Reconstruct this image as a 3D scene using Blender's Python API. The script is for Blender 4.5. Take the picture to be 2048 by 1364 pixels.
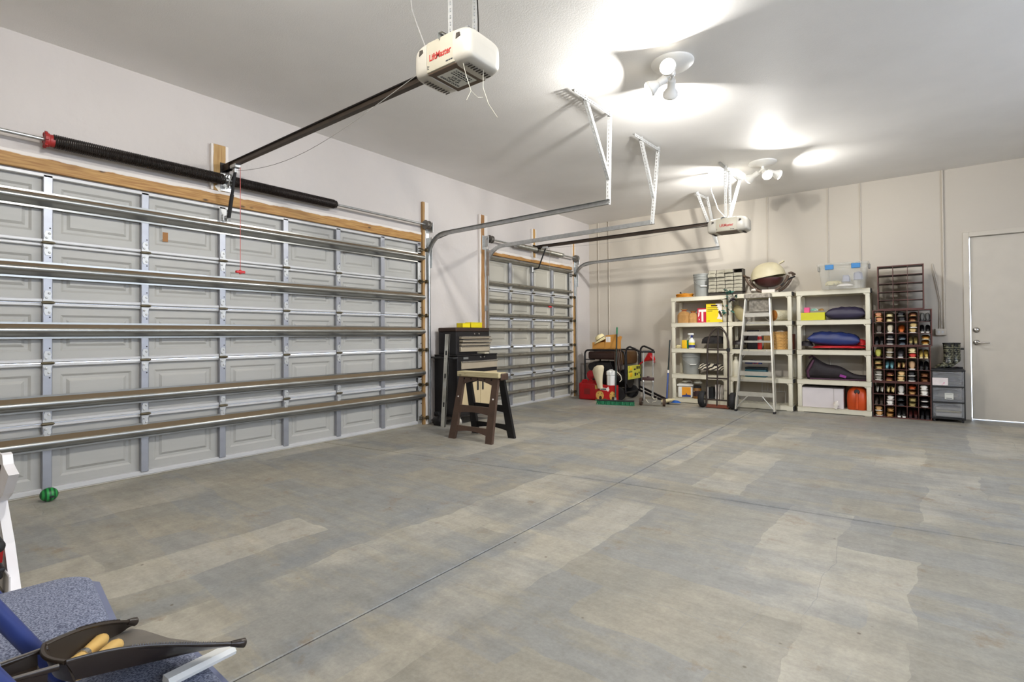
import bpy, bmesh, math, random
from mathutils import Matrix, Vector
for _o in list(bpy.data.objects): bpy.data.objects.remove(_o)
random.seed(7)
PI = math.pi
SC = bpy.context.scene
COL = SC.collection
# ---------------------------------------------------------------- camera (room: x right along back wall, y away, z up; corner = origin)
cam_d = bpy.data.cameras.new('camera'); cam = bpy.data.objects.new('camera', cam_d); COL.objects.link(cam)
YAW, PIT, ROL = 0.6565, 0.0117, -0.0066
_F = Vector((-math.sin(YAW)*math.cos(PIT), math.cos(YAW)*math.cos(PIT), math.sin(PIT)))
_R = Vector((math.cos(YAW), math.sin(YAW), 0)); _U = _R.cross(_F)
_R2 = _R*math.cos(ROL)+_U*math.sin(ROL); _U2 = -_R*math.sin(ROL)+_U*math.cos(ROL)
_m = Matrix(((_R2.x, _U2.x, -_F.x), (_R2.y, _U2.y, -_F.y), (_R2.z, _U2.z, -_F.z))).to_4x4()
_m.translation = (5.0103, -9.0256, 1.1469)
cam.matrix_world = _m
cam_d.sensor_width = 36.0; cam_d.sensor_fit = 'HORIZONTAL'
cam_d.lens = 36.0*1030.849/2048.0
cam_d.shift_y = -23.5364/2048.0
cam_d.clip_start = 0.05; cam_d.clip_end = 200
SC.camera = cam
# ---------------------------------------------------------------- world, exposure
W = bpy.data.worlds.new('world'); SC.world = W; W.use_nodes = True
_bg = W.node_tree.nodes['Background']; _bg.inputs[0].default_value = (0.72, 0.82, 1.0, 1); _bg.inputs[1].default_value = 7.0
SC.view_settings.view_transform = 'Standard'; SC.view_settings.look = 'None'
SC.view_settings.exposure = 0.06; SC.view_settings.gamma = 1.0
SC.view_settings.use_curve_mapping = False
SC.cycles.max_bounces = 10; SC.cycles.diffuse_bounces = 8; SC.cycles.glossy_bounces = 4
SC.cycles.caustics_reflective = False; SC.cycles.caustics_refractive = False
BULB_W = 28.0
H = 3.33          # ceiling height
XR, YF = 8.4, -10.6   # right wall, wall behind the camera
# fill daylight comes in through a window band added to the unseen right wall
# ---------------------------------------------------------------- mesh helpers
def NB(): return bmesh.new()
def bx(bm, x0, x1, y0, y1, z0, z1, bev=0.0, M=None, seg=1):
    r = bmesh.ops.create_cube(bm, size=1.0); vs = r['verts']
    sx, sy, sz = x1-x0, y1-y0, z1-z0
    for v in vs: v.co = Vector(((v.co.x+.5)*sx+x0, (v.co.y+.5)*sy+y0, (v.co.z+.5)*sz+z0))
    if bev > 0:
        es = list({e for v in vs for e in v.link_edges})
        b = bmesh.ops.bevel(bm, geom=es, offset=min(bev, .49*min(abs(sx), abs(sy), abs(sz))), segments=seg, profile=.5, affect='EDGES')
        vs = list({v for f in b['faces'] for v in f.verts} | {v for v in vs if v.is_valid})
    if M is not None:
        for v in vs: v.co = M @ v.co
    return vs
def frame_of(d):
    d = Vector(d).normalized(); a = Vector((0, 0, 1)) if abs(d.z) < .95 else Vector((1, 0, 0))
    u = d.cross(a).normalized(); return d, u, u.cross(d).normalized()
def tube(bm, pts, r, n=8, caps=True, closed=False):
    pts = [Vector(p) for p in pts]; rs = r if isinstance(r, (list, tuple)) else [r]*len(pts)
    rings = []; N = len(pts); pu = None
    for i, p in enumerate(pts):
        if closed: d = pts[(i+1) % N]-pts[i-1]
        else: d = pts[min(i+1, N-1)]-pts[max(i-1, 0)]
        d = d.normalized()
        if pu is None: _, u, w = frame_of(d)
        else:
            u = (pu - d*pu.dot(d))
            u = u.normalized() if u.length > 1e-6 else frame_of(d)[1]
            w = u.cross(d)
        pu = u
        rings.append([bm.verts.new(p+(u*math.cos(2*PI*k/n)+w*math.sin(2*PI*k/n))*rs[i]) for k in range(n)])
    for i in range(N if closed else N-1):
        a, b = rings[i], rings[(i+1) % N]
        for k in range(n): bm.faces.new((a[k], a[(k+1) % n], b[(k+1) % n], b[k]))
    if caps and not closed:
        bm.faces.new(rings[0][::-1]); bm.faces.new(rings[-1])
def cyl(bm, p0, p1, r0, r1=None, n=16): tube(bm, [p0, p1], [r0, r0 if r1 is None else r1], n)
def lathe(bm, prof, n=20, M=None, cap=True):
    rings = []
    for (r, z) in prof:
        vs = [Vector((r*math.cos(2*PI*k/n), r*math.sin(2*PI*k/n), z)) for k in range(n)]
        rings.append([bm.verts.new(M @ v if M is not None else v) for v in vs])
    for a, b in zip(rings, rings[1:]):
        for k in range(n): bm.faces.new((a[k], a[(k+1) % n], b[(k+1) % n], b[k]))
    if cap:
        if prof[0][0] > 1e-4: bm.faces.new(rings[0][::-1])
        if prof[-1][0] > 1e-4: bm.faces.new(rings[-1])
def prism(bm, poly, h0, h1, M=None):
    a = [Vector((x, y, h0)) for x, y in poly]; b = [Vector((x, y, h1)) for x, y in poly]
    if M is not None: a = [M @ v for v in a]; b = [M @ v for v in b]
    a = [bm.verts.new(v) for v in a]; b = [bm.verts.new(v) for v in b]
    n = len(a)
    f0 = bm.faces.new(a[::-1]); f1 = bm.faces.new(b)
    for k in range(n): bm.faces.new((a[k], a[(k+1) % n], b[(k+1) % n], b[k]))
MXZ = Matrix(((1, 0, 0, 0), (0, 0, 1, 0), (0, 1, 0, 0), (0, 0, 0, 1)))   # poly (x,z), extruded along y
MYZ = Matrix(((0, 0, 1, 0), (1, 0, 0, 0), (0, 1, 0, 0), (0, 0, 0, 1)))   # poly (y,z), extruded along x
def sweep(bm, frames, prof, closed=False, caps=True):
    """frames: list of (pos, a, b); prof: list of (s,t) -> pos + a*s + b*t"""
    rings = [[bm.verts.new(Vector(p)+Vector(a)*s+Vector(b)*t) for s, t in prof] for p, a, b in frames]
    n = len(prof)
    for r0, r1 in zip(rings, rings[1:]):
        for k in range(n if closed else n-1): bm.faces.new((r0[k], r0[(k+1) % n], r1[(k+1) % n], r1[k]))
    if closed and caps: bm.faces.new(rings[0][::-1]); bm.faces.new(rings[-1])
def sphere(bm, c, r, sc=(1, 1, 1), nu=16, nv=10, M=None):
    m = Matrix.Translation(c) @ Matrix.Diagonal((r*sc[0], r*sc[1], r*sc[2], 1))
    if M is not None: m = M @ m
    return bmesh.ops.create_uvsphere(bm, u_segments=nu, v_segments=nv, radius=1.0, matrix=m)['verts']
def blob(bm, c, sx, sy, sz, seed=0, amp=.12, fr=3.0, nu=28, nv=18, flat=None, pw=1.0, M=None):
    """soft crumpled volume: superellipsoid with noise; flat = z below which it is pressed flat"""
    from mathutils import noise
    vs = sphere(bm, (0, 0, 0), 1.0, nu=nu, nv=nv)
    for v in vs:
        d = v.co.normalized()
        if pw != 1.0: d = Vector([math.copysign(abs(q)**pw, q) for q in d])
        k = 1+amp*noise.noise(v.co*fr+Vector((seed*7.3, seed*3.1, seed))) + amp*.5*noise.noise(v.co*fr*2.7+Vector((seed, 5, 9)))
        p = Vector((d.x*sx*k, d.y*sy*k, d.z*sz*k))
        if flat is not None and p.z < flat: p.z = flat
        p += Vector(c)
        v.co = M @ p if M is not None else p
def T(x=0, y=0, z=0): return Matrix.Translation((x, y, z))
def RZ(a): return Matrix.Rotation(a, 4, 'Z')
def RX(a): return Matrix.Rotation(a, 4, 'X')
def RY(a): return Matrix.Rotation(a, 4, 'Y')
def obj(name, bm, m, parent=None, smooth=None, loc=None, rz=0, label=None):
    me = bpy.data.meshes.new(name)
    bmesh.ops.recalc_face_normals(bm, faces=bm.faces); bm.to_mesh(me); bm.free()
    me.materials.append(m if not isinstance(m, str) else MT[m])
    if smooth:
        for p in me.polygons: p.use_smooth = True
        me.set_sharp_from_angle(angle=math.radians(smooth))
    o = bpy.data.objects.new(name, me); COL.objects.link(o)
    if parent is not None: o.parent = parent
    if loc is not None: o.location = loc
    o.rotation_euler.z = rz
    if label: o['label'] = label
    return o
def inst(name, src, parent, loc=(0, 0, 0), rz=0, scale=None):
    o = bpy.data.objects.new(name, src.data); COL.objects.link(o); o.parent = parent; o.location = loc; o.rotation_euler.z = rz
    if scale: o.scale = scale
    return o
def tag(o, label=None, cat=None, group=None, kind=None):
    if label: o['label'] = label
    if cat: o['category'] = cat
    if group: o['group'] = group
    if kind: o['kind'] = kind
    return o
def thing(name, label, cat, loc=(0, 0, 0), rz=0, group=None):
    o = bpy.data.objects.new(name, None); COL.objects.link(o); o.empty_display_size = .05
    o.location = loc; o.rotation_euler.z = rz
    return tag(o, label, cat, group)
def dup(root, loc, rz, label, group=None):
    r = root.copy(); COL.objects.link(r); r.location = loc; r.rotation_euler = (0, 0, rz); r['label'] = label
    if group: r['group'] = group
    for ch in list(root.children):
        c = ch.copy(); COL.objects.link(c); c.parent = r
        for g in list(ch.children):
            d = g.copy(); COL.objects.link(d); d.parent = c
    return r
def struct(name, bm, m, parent=None, smooth=None):
    o = obj(name, bm, m, parent, smooth)
    if parent is None: o['kind'] = 'structure'
    return o
def text(name, s, size, m, parent, M, ext=0.0006, align='CENTER', xs=1.0, shear=0.0, bold=0.0):
    c = bpy.data.curves.new(name, 'FONT'); c.body = s; c.size = size; c.extrude = ext; c.align_x = align; c.align_y = 'CENTER'; c.shear = shear; c.offset = bold
    t = bpy.data.objects.new(name, c); COL.objects.link(t)
    dg = bpy.context.evaluated_depsgraph_get(); me = bpy.data.meshes.new_from_object(t.evaluated_get(dg)); bpy.data.objects.remove(t)
    me.transform(M @ Matrix.Diagonal((xs, 1, 1, 1))); me.materials.clear(); me.materials.append(MT[m])
    o = bpy.data.objects.new(name, me); COL.objects.link(o); o.parent = parent; return o

# ---------------------------------------------------------------- materials
MT = {}
def lin(c): return tuple(((v/255)/12.92 if v/255 <= .04045 else ((v/255+.055)/1.055)**2.4) for v in c)+(1.0,)
def mat(key, c, rough=.5, metal=0.0, var=.10, sc=6.0, bump=0.0, bsc=60.0, c2=None, c2lo=.45, c2hi=.6, stretch=None, spec=None, emit=None, est=1.0, trans=0.0, ior=1.45, alpha=None, coat=0):
    m = bpy.data.materials.new(key); m.use_nodes = True; nt = m.node_tree; N = nt.nodes; L = nt.links
    b = N['Principled BSDF']; b.inputs['Roughness'].default_value = rough; b.inputs['Metallic'].default_value = metal
    if spec is not None: b.inputs['Specular IOR Level'].default_value = spec
    if coat: b.inputs['Coat Weight'].default_value = coat
    tc = N.new('ShaderNodeTexCoord'); mp = N.new('ShaderNodeMapping'); L.new(tc.outputs['Object'], mp.inputs[0])
    if stretch: mp.inputs['Scale'].default_value = stretch
    nz = N.new('ShaderNodeTexNoise'); nz.inputs['Scale'].default_value = sc; nz.inputs['Detail'].default_value = 6; L.new(mp.outputs[0], nz.inputs['Vector'])
    rp = N.new('ShaderNodeValToRGB'); L.new(nz.outputs[0], rp.inputs[0])
    a = lin(c); f = 1-var; g = 1+var
    rp.color_ramp.elements[0].position = .3; rp.color_ramp.elements[0].color = (a[0]*f, a[1]*f, a[2]*f, 1)
    rp.color_ramp.elements[1].position = .7; rp.color_ramp.elements[1].color = (min(a[0]*g, 1), min(a[1]*g, 1), min(a[2]*g, 1), 1)
    out = rp.outputs[0]
    if c2 is not None:
        n2 = N.new('ShaderNodeTexNoise'); n2.inputs['Scale'].default_value = sc*.6; n2.inputs['Detail'].default_value = 8; n2.inputs['Roughness'].default_value = .65
        L.new(mp.outputs[0], n2.inputs['Vector'])
        r2 = N.new('ShaderNodeValToRGB'); r2.color_ramp.elements[0].position = c2lo; r2.color_ramp.elements[1].position = c2hi; L.new(n2.outputs[0], r2.inputs[0])
        mx = N.new('ShaderNodeMix'); mx.data_type = 'RGBA'; L.new(r2.outputs[0], mx.inputs[0]); L.new(out, mx.inputs[6]); mx.inputs[7].default_value = lin(c2); out = mx.outputs[2]
    L.new(out, b.inputs['Base Color'])
    if bump > 0:
        nb = N.new('ShaderNodeTexNoise'); nb.inputs['Scale'].default_value = bsc; nb.inputs['Detail'].default_value = 4; L.new(mp.outputs[0], nb.inputs['Vector'])
        bp = N.new('ShaderNodeBump'); bp.inputs['Strength'].default_value = bump; bp.inputs['Distance'].default_value = .01; L.new(nb.outputs[0], bp.inputs['Height']); L.new(bp.outputs[0], b.inputs['Normal'])
    if trans: b.inputs['Transmission Weight'].default_value = trans; b.inputs['IOR'].default_value = ior
    if alpha is not None: b.inputs['Alpha'].default_value = alpha
    if emit is not None: b.inputs['Emission Color'].default_value = lin(emit); b.inputs['Emission Strength'].default_value = est
    MT[key] = m; return m
def wood(key, c, dark, axis=1, rough=.6, sc=3.0):
    """grain streaks along the given axis, knots"""
    m = mat(key, c, rough, var=.12, sc=2.0); nt = m.node_tree; N = nt.nodes; L = nt.links
    b = N['Principled BSDF']; tc = N.new('ShaderNodeTexCoord'); mp = N.new('ShaderNodeMapping'); L.new(tc.outputs['Object'], mp.inputs[0])
    s = [28, 28, 28]; s[axis] = 1.6; mp.inputs['Scale'].default_value = s
    nz = N.new('ShaderNodeTexNoise'); nz.inputs['Scale'].default_value = sc; nz.inputs['Detail'].default_value = 6; L.new(mp.outputs[0], nz.inputs['Vector'])
    rp = N.new('ShaderNodeValToRGB'); rp.color_ramp.elements[0].position = .35; rp.color_ramp.elements[0].color = lin(dark); rp.color_ramp.elements[1].position = .62; rp.color_ramp.elements[1].color = lin(c); L.new(nz.outputs[0], rp.inputs[0])
    vo = N.new('ShaderNodeTexVoronoi'); vo.inputs['Scale'].default_value = 3.1; m2 = N.new('ShaderNodeMapping'); s2 = [3, 3, 3]; s2[axis] = 1.4; m2.inputs['Scale'].default_value = s2
    L.new(tc.outputs['Object'], m2.inputs[0]); L.new(m2.outputs[0], vo.inputs['Vector'])
    r2 = N.new('ShaderNodeValToRGB'); r2.color_ramp.elements[0].position = .05; r2.color_ramp.elements[0].color = (1, 1, 1, 1); r2.color_ramp.elements[1].position = .13; r2.color_ramp.elements[1].color = (0, 0, 0, 1); L.new(vo.outputs['Distance'], r2.inputs[0])
    mx = N.new('ShaderNodeMix'); mx.data_type = 'RGBA'; L.new(r2.outputs[0], mx.inputs[0]); L.new(rp.outputs[0], mx.inputs[6]); mx.inputs[7].default_value = lin(tuple(v*.55 for v in dark)); L.new(mx.outputs[2], b.inputs['Base Color'])
    return m

# walls / ceiling
mat('wall_paint', (192, 186, 182), .75, var=.03, sc=1.2, bump=.9, bsc=8, c2=(185, 181, 179), c2lo=.5, c2hi=.75)
mat('wall_back_paint', (193, 185, 172), .75, var=.03, sc=1.0, bump=.15, bsc=14)
mat('trim_paint', (198, 190, 176), .55, var=.03)
mat('groove', (150, 140, 128), .8)
def ceiling_mat():
    m = mat('ceiling_paint', (234, 232, 229), .6, spec=.3, var=.03, sc=2.0, bump=.16, bsc=120)
    return m
ceiling_mat()
def floor_mat():
    m = bpy.data.materials.new('concrete'); m.use_nodes = True; nt = m.node_tree; N = nt.nodes; L = nt.links; b = N['Principled BSDF']
    tc = N.new('ShaderNodeTexCoord')
    def mapping(s, rot=0, loc=(0, 0, 0)):
        mp = N.new('ShaderNodeMapping'); mp.inputs['Scale'].default_value = s; mp.inputs['Rotation'].default_value = (0, 0, rot); mp.inputs['Location'].default_value = loc
        L.new(tc.outputs['Object'], mp.inputs[0]); return mp.outputs[0]
    def noise(v, sc, det=6, rough=.55):
        n = N.new('ShaderNodeTexNoise'); n.inputs['Scale'].default_value = sc; n.inputs['Detail'].default_value = det; n.inputs['Roughness'].default_value = rough; L.new(v, n.inputs['Vector']); return n
    def ramp(o, stops):
        r = N.new('ShaderNodeValToRGB'); e = r.color_ramp.elements
        while len(e) < len(stops): e.new(.5)
        for q, (p, c) in zip(e, stops): q.position = p; q.color = c
        L.new(o, r.inputs[0]); return r.outputs[0]
    def mix(f, a, c, typ='MIX', fac=None):
        x = N.new('ShaderNodeMix'); x.data_type = 'RGBA'; x.blend_type = typ
        if f is not None: L.new(f, x.inputs[0])
        if fac is not None: x.inputs[0].default_value = fac
        for i, q in ((6, a), (7, c)):
            if isinstance(q, tuple): x.inputs[i].default_value = q
            else: L.new(q, x.inputs[i])
        return x.outputs[2]
    g = lambda v: (v, v, v, 1)
    # sealed film rolled on in swaths: rectangular swaths of tan and blue grey
    base = ramp(noise(mapping((1, 1, 1)), 1.1, 8, .62).outputs[0], [(.3, lin((146, 144, 136))), (.52, lin((150, 145, 132))), (.72, lin((166, 158, 141)))])
    warp = noise(mapping((1, 1, 1)), 2.2, 3)
    wv = N.new('ShaderNodeVectorMath'); wv.operation = 'MULTIPLY_ADD'; L.new(warp.outputs['Color'], wv.inputs[0]); wv.inputs[1].default_value = (.16, .16, 0)
    L.new(mapping((1, 1, 1)), wv.inputs[2])
    def swath(scale, rot, loc, w, h, thr):
        mp = N.new('ShaderNodeMapping'); mp.inputs['Rotation'].default_value = (0, 0, rot); mp.inputs['Location'].default_value = loc; L.new(wv.outputs[0], mp.inputs[0])
        br = N.new('ShaderNodeTexBrick'); br.inputs['Scale'].default_value = scale; br.inputs['Brick Width'].default_value = w; br.inputs['Row Height'].default_value = h
        br.inputs['Mortar Size'].default_value = .002; br.inputs['Color1'].default_value = g(0); br.inputs['Color2'].default_value = g(1); br.inputs['Mortar'].default_value = g(.5)
        br.offset = .37; L.new(mp.outputs[0], br.inputs['Vector'])
        return ramp(br.outputs['Color'], [(thr, g(0)), (thr+.04, g(1))])
    n_edge = ramp(noise(mapping((.8, 2.6, 1), .08), 1.3, 7, .7).outputs[0], [(.42, g(0)), (.50, g(1))])
    s1 = swath(1.0, .05, (3.3, 1.2, 0), .95, .30, .45)
    s2 = swath(1.0, PI/2+.03, (7.3, 2.2, 0), 1.6, .34, .55)
    a1 = mix(None, s1, n_edge, 'MULTIPLY', 1.0)
    f1 = mix(None, a1, g(.5), 'MULTIPLY', 1.0)
    c = mix(f1, base, lin((134, 137, 139)))
    n3 = ramp(noise(mapping((1, 1, 1), 0, (4, 2, 0)), .9, 6, .6).outputs[0], [(.42, g(0)), (.54, g(.45))])
    a2 = mix(None, s2, n3, 'MULTIPLY', 1.0)
    c = mix(a2, c, lin((190, 183, 166)))
    # blue grey sealant staining that follows the sawn joints
    sp_ = N.new('ShaderNodeSeparateXYZ'); L.new(wv.outputs[0], sp_.inputs[0])
    def band(axis_expr, w):
        a = N.new('ShaderNodeMath'); a.operation = 'ABSOLUTE'; L.new(axis_expr, a.inputs[0]); return ramp(a.outputs[0], [(0.0, g(.5)), (w*.6, g(.42)), (w, g(0))])
    def lincomb(kx, ky, k0):
        m1 = N.new('ShaderNodeMath'); m1.operation = 'MULTIPLY_ADD'; L.new(sp_.outputs['X'], m1.inputs[0]); m1.inputs[1].default_value = kx; m1.inputs[2].default_value = k0
        m2 = N.new('ShaderNodeMath'); m2.operation = 'MULTIPLY_ADD'; L.new(sp_.outputs['Y'], m2.inputs[0]); m2.inputs[1].default_value = ky; L.new(m1.outputs[0], m2.inputs[2]); return m2.outputs[0]
    nb_ = ramp(noise(mapping((1, 1, 1), 0, (5, 1, 0)), 2.4, 4, .6).outputs[0], [(.45, g(0)), (.52, g(1))])
    for ex, w_ in ((lincomb(1, 0, -3.32), .13), (lincomb(-.088, 1, 5.64-.12), .13), (lincomb(1, 0, -2.55), .10)):
        bd = mix(None, band(ex, w_), nb_, 'MULTIPLY', 1.0); c = mix(bd, c, lin((124, 128, 132)))
    # trowel streaks
    st = ramp(noise(mapping((1.5, 9, 1), .1), 1.8, 6, .6).outputs[0], [(.35, g(.84)), (.6, g(1.05))])
    c = mix(None, c, st, 'MULTIPLY', .6)
    st2 = ramp(noise(mapping((7, .9, 1), -.02, (2, 9, 0)), 1.6, 5, .6).outputs[0], [(.40, g(.86)), (.56, g(1.02))])
    c = mix(None, c, st2, 'MULTIPLY', .4)
    fine = ramp(noise(mapping((1, 1, 1)), 55, 5, .7).outputs[0], [(.3, g(.80)), (.7, g(1.08))])
    c = mix(None, c, fine, 'MULTIPLY', .8)
    mot = ramp(noise(mapping((1, 1, 1), 0, (8, 3, 0)), 9, 8, .72).outputs[0], [(.35, g(.84)), (.62, g(1.06))])
    c = mix(None, c, mot, 'MULTIPLY', .8)
    # rusty spots and dark specks
    vo = N.new('ShaderNodeTexVoronoi'); vo.inputs['Scale'].default_value = 5.0; L.new(mapping((1, 1, 1)), vo.inputs['Vector'])
    sp = ramp(vo.outputs['Distance'], [(.022, g(.9)), (.045, g(0))])
    c = mix(sp, c, lin((92, 82, 70)))
    ru = ramp(noise(mapping((1, 1, 1), 0, (1.7, 3.1, 0)), 3.2, 9, .75).outputs[0], [(.585, g(0)), (.66, g(.5))])
    c = mix(ru, c, lin((122, 100, 72)))
    L.new(c, b.inputs['Base Color'])
    rr = ramp(noise(mapping((1, 1, 1)), 2.6, 6).outputs[0], [(.3, g(.42)), (.7, g(.62))]); L.new(rr, b.inputs['Roughness'])
    bp = N.new('ShaderNodeBump'); bp.inputs['Strength'].default_value = .12; bp.inputs['Distance'].default_value = .01; L.new(noise(mapping((1, 1, 1)), 40, 5).outputs[0], bp.inputs['Height']); L.new(bp.outputs[0], b.inputs['Normal'])
    MT['concrete'] = m
floor_mat()
mat('joint_fill', (70, 72, 76), .9)
mat('door_skin', (170, 169, 164), .5, var=.04, sc=2.5, c2=(164, 158, 144), c2lo=.62, c2hi=.8, stretch=(1, 1, 6))
mat('door2_skin', (176, 172, 160), .5, var=.04, sc=2.5)
mat('door_steel', (156, 158, 164), .42, .6, var=.06, sc=9)
mat('white_steel', (196, 196, 196), .4, .1, var=.03)
mat('galv', (176, 178, 178), .34, .85, var=.12, sc=25)
mat('galv_dusty', (158, 154, 142), .42, .75, var=.15, sc=14, c2=(112, 98, 78), c2lo=.55, c2hi=.75)
mat('galv_white', (186, 187, 186), .45, .45, var=.06, sc=20)
mat('dark_steel', (44, 40, 38), .45, .6, var=.2, sc=20)
mat('hinge_pin', (96, 88, 70), .5, .7, var=.2, sc=30)
mat('spring_black', (40, 34, 32), .42, .5, var=.25, sc=30)
mat('red_paint', (150, 40, 38), .5, var=.15)
mat('red_plastic', (196, 34, 40), .4, var=.08)
wood('pine', (180, 142, 84), (150, 106, 54), axis=1)
wood('pine_v', (186, 148, 86), (160, 116, 58), axis=2)
mat('rubber', (28, 28, 30), .7, var=.2)
mat('bolt_dark', (30, 28, 26), .5, .4)
# ================================================================ room shell
D1C, D2C, BAY = -6.89, -1.93, 0.6096
D1A, D1B = D1C-4*BAY, D1C+4*BAY      # big door opening along the left wall
D2A, D2B = D2C-2*BAY, D2C+2*BAY
DTOP = 2.36
# floor: dark bed with four cast slabs, sawn joints between
bm = NB(); bx(bm, -.3, XR+.3, YF-.3, .3, -.12, -.03); fl = struct('floor', bm, 'joint_fill')
cx_, cy_ = 3.21, -5.356
gx = .004; gy = .007
def slab(pts):
    bm = NB(); prism(bm, pts, -.03, 0.0)
    es = [e for e in bm.edges if all(abs(v.co.z) < 1e-5 for v in e.verts)]
    bmesh.ops.bevel(bm, geom=es, offset=.004, segments=1, affect='EDGES')
    return obj('concrete_slab', bm, 'concrete', fl)
jL = -5.87; jR = -4.90
xa, xb = -.25, XR+.25
slab([(xa, YF-.25), (cx_-gx, YF-.25), (cx_-gx, cy_-gy), (xa, jL-gy)])
slab([(cx_+gx, YF-.25), (xb, YF-.25), (xb, jR-gy), (cx_+gx, cy_-gy)])
slab([(xa, jL+gy), (cx_-gx, cy_+gy), (cx_-.06-gx, .28), (xa, .28)])
slab([(cx_+gx, cy_+gy), (xb, jR+gy), (xb, .28), (cx_-.06+gx, .28)])
# ceiling
bm = NB(); bx(bm, -.25, XR+.25, YF-.25, .25, H, H+.12); struct('ceiling', bm, 'ceiling_paint')
# left wall with two door openings
bm = NB()
bx(bm, -.2, 0, YF-.2, D1A, 0, H); bx(bm, -.2, 0, D1B, D2A, 0, H); bx(bm, -.2, 0, D2B, .2, 0, H)
bx(bm, -.2, 0, D1A, D1B, DTOP, H); bx(bm, -.2, 0, D2A, D2B, DTOP, H)
struct('wall_left', bm, 'wall_paint')
# back wall with the person door opening
PX0, PX1, PZ = 5.645, 6.56, 2.40
bm = NB(); bx(bm, 0, PX0, 0, .2, 0, H); bx(bm, PX1, XR+.2, 0, .2, 0, H); bx(bm, PX0, PX1, 0, .2, PZ, H)
struct('wall_back', bm, 'wall_back_paint')
# right wall with a wide window opening added for fill daylight (out of view), wall behind the camera
bm = NB(); bx(bm, XR, XR+.2, YF-.2, -9.8, 0, H); bx(bm, XR, XR+.2, -2.6, .2, 0, H); bx(bm, XR, XR+.2, -9.8, -2.6, 0, 1.55); bx(bm, XR, XR+.2, -9.8, -2.6, 3.1, H)
struct('wall_right', bm, 'wall_back_paint')
bm = NB(); bx(bm, -.2, XR+.2, YF-.2, YF, 0, H); struct('wall_front', bm, 'wall_back_paint')
# person door: slab with slim frame, lock and lever, daylight showing at the latch edge and sill
bm = NB(); bx(bm, PX0+.014, PX1-.006, .03, .075, .012, PZ-.006, .002); d3 = struct('door_3', bm, 'trim_paint')
def rose(z, lever):
    bm = NB(); lathe(bm, [(.034, 0), (.034, .012), (.024, .022), (.012, .026)], 20, T(PX0+.062, .03, z) @ RX(PI/2))
    o = obj('door_lever' if lever else 'deadbolt', bm, 'chrome_dull', d3, 40)
    if lever:
        b2 = NB(); tube(b2, [(PX0+.062, .005, z), (PX0+.062, -.03, z), (PX0+.075, -.042, z), (PX0+.185, -.045, z-.004)], [.010, .010, .010, .008], 8)
        obj('lever_arm', b2, 'chrome_dull', o, 50)
    else:
        b2 = NB(); bx(b2, PX0+.050, PX0+.074, -.012, .006, z-.005, z+.005, .002); obj('turn_piece', b2, 'chrome_dull', o)
mat('chrome_dull', (190, 186, 180), .25, .9, var=.05)
rose(1.176, False); rose(1.012, True)
bm = NB()
bx(bm, PX0-.062, PX0, -.012, .02, 0, PZ+.062, .003); bx(bm, PX1, PX1+.062, -.012, .02, 0, PZ+.062, .003); bx(bm, PX0, PX1, -.012, .02, PZ, PZ+.062, .003)
bx(bm, PX0, PX0+.004, .02, .2, 0, PZ); bx(bm, PX0, PX1, .02, .2, PZ-.004, PZ)
struct('trim_1', bm, 'trim_paint')
# painted conduits / wire covers on the back wall
def riser(name, x, z0, z1, r, label, x2=None):
    bm = NB(); cyl(bm, (x, -r, z0), (x if x2 is None else x2, -r, z1), r, n=8)
    tag(obj(name, bm, 'wall_back_paint', None, 60), label, 'conduit')
riser('conduit', .21, 0, H, .011, 'thin painted conduit on back wall nearest the corner')
riser('conduit', .436, 0, H, .011, 'thin painted conduit behind the cardboard box, right of the corner one')
riser('conduit', 3.242, 0, H, .009, 'thin painted wire cover rising behind the kettle grill')
riser('conduit', 4.066, 0, H, .008, 'thin painted wire cover rising behind left end of clear tote')
riser('conduit', 4.47, 0, H, .008, 'thin painted wire cover rising behind right end of clear tote')
t = thing('electrical_box', 'painted electrical box with conduits left of the door', 'outlet', (5.345, 0, 1.15))
bm = NB(); bx(bm, -.058, .058, -.05, 0, -.045, .045, .004); obj('box_body', bm, 'trim_paint', t)
bm = NB(); bx(bm, -.05, .05, -.056, -.05, -.04, .04, .002); obj('cover_plate', bm, 'trim_paint', t)
for sx in (-.02, .02):
    bm = NB(); bx(bm, sx-.010, sx+.010, -.0585, -.056, -.016, .016, .001); obj('socket', bm, 'white_steel', t)
bm = NB(); cyl(bm, (.042, -.014, .045), (.042, -.014, H-1.15), .012, n=8); obj('conduit_pipe', bm, 'wall_back_paint', t, 60)
bm = NB(); tube(bm, [(.012, -.012, .045), (.012, -.012, .4), (-.075, -.012, .93)], .007, 8); obj('conduit_pipe', bm, 'wall_back_paint', t, 60)
bm = NB(); tube(bm, [(-.012, -.012, .045), (-.004, -.012, .4), (-.080, -.012, .88)], .005, 6); obj('conduit_pipe', bm, 'wall_back_paint', t, 60)
# ================================================================ sectional garage doors
def panel_bm(w, h, ox=-.045, side=.032):
    """pressed steel bay between two stiles seen from inside: flat border, pressed-in frame, raised field"""
    bm = NB()
    def ring(iy, iz, x): return [bm.verts.new((x, a, b)) for a, b in ((-w/2+iy, iz), (w/2-iy, iz), (w/2-iy, h-iz), (-w/2+iy, h-iz))]
    rs = [ring(0, 0, ox), ring(side+.05, .085, ox), ring(side+.066, .101, ox-.010), ring(side+.085, .120, ox-.010), ring(side+.104, .139, ox+.002)]
    for a, b in zip(rs, rs[1:]):
        for k in range(4): bm.faces.new((a[k], a[(k+1) % 4], b[(k+1) % 4], b[k]))
    bm.faces.new(rs[-1])
    back = [bm.verts.new((ox-.03, v.co.y, v.co.z)) for v in rs[0]]
    bm.faces.new(back[::-1])
    for k in range(4): bm.faces.new((back[k], back[(k+1) % 4], rs[0][(k+1) % 4], rs[0][k]))
    return bm
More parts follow.
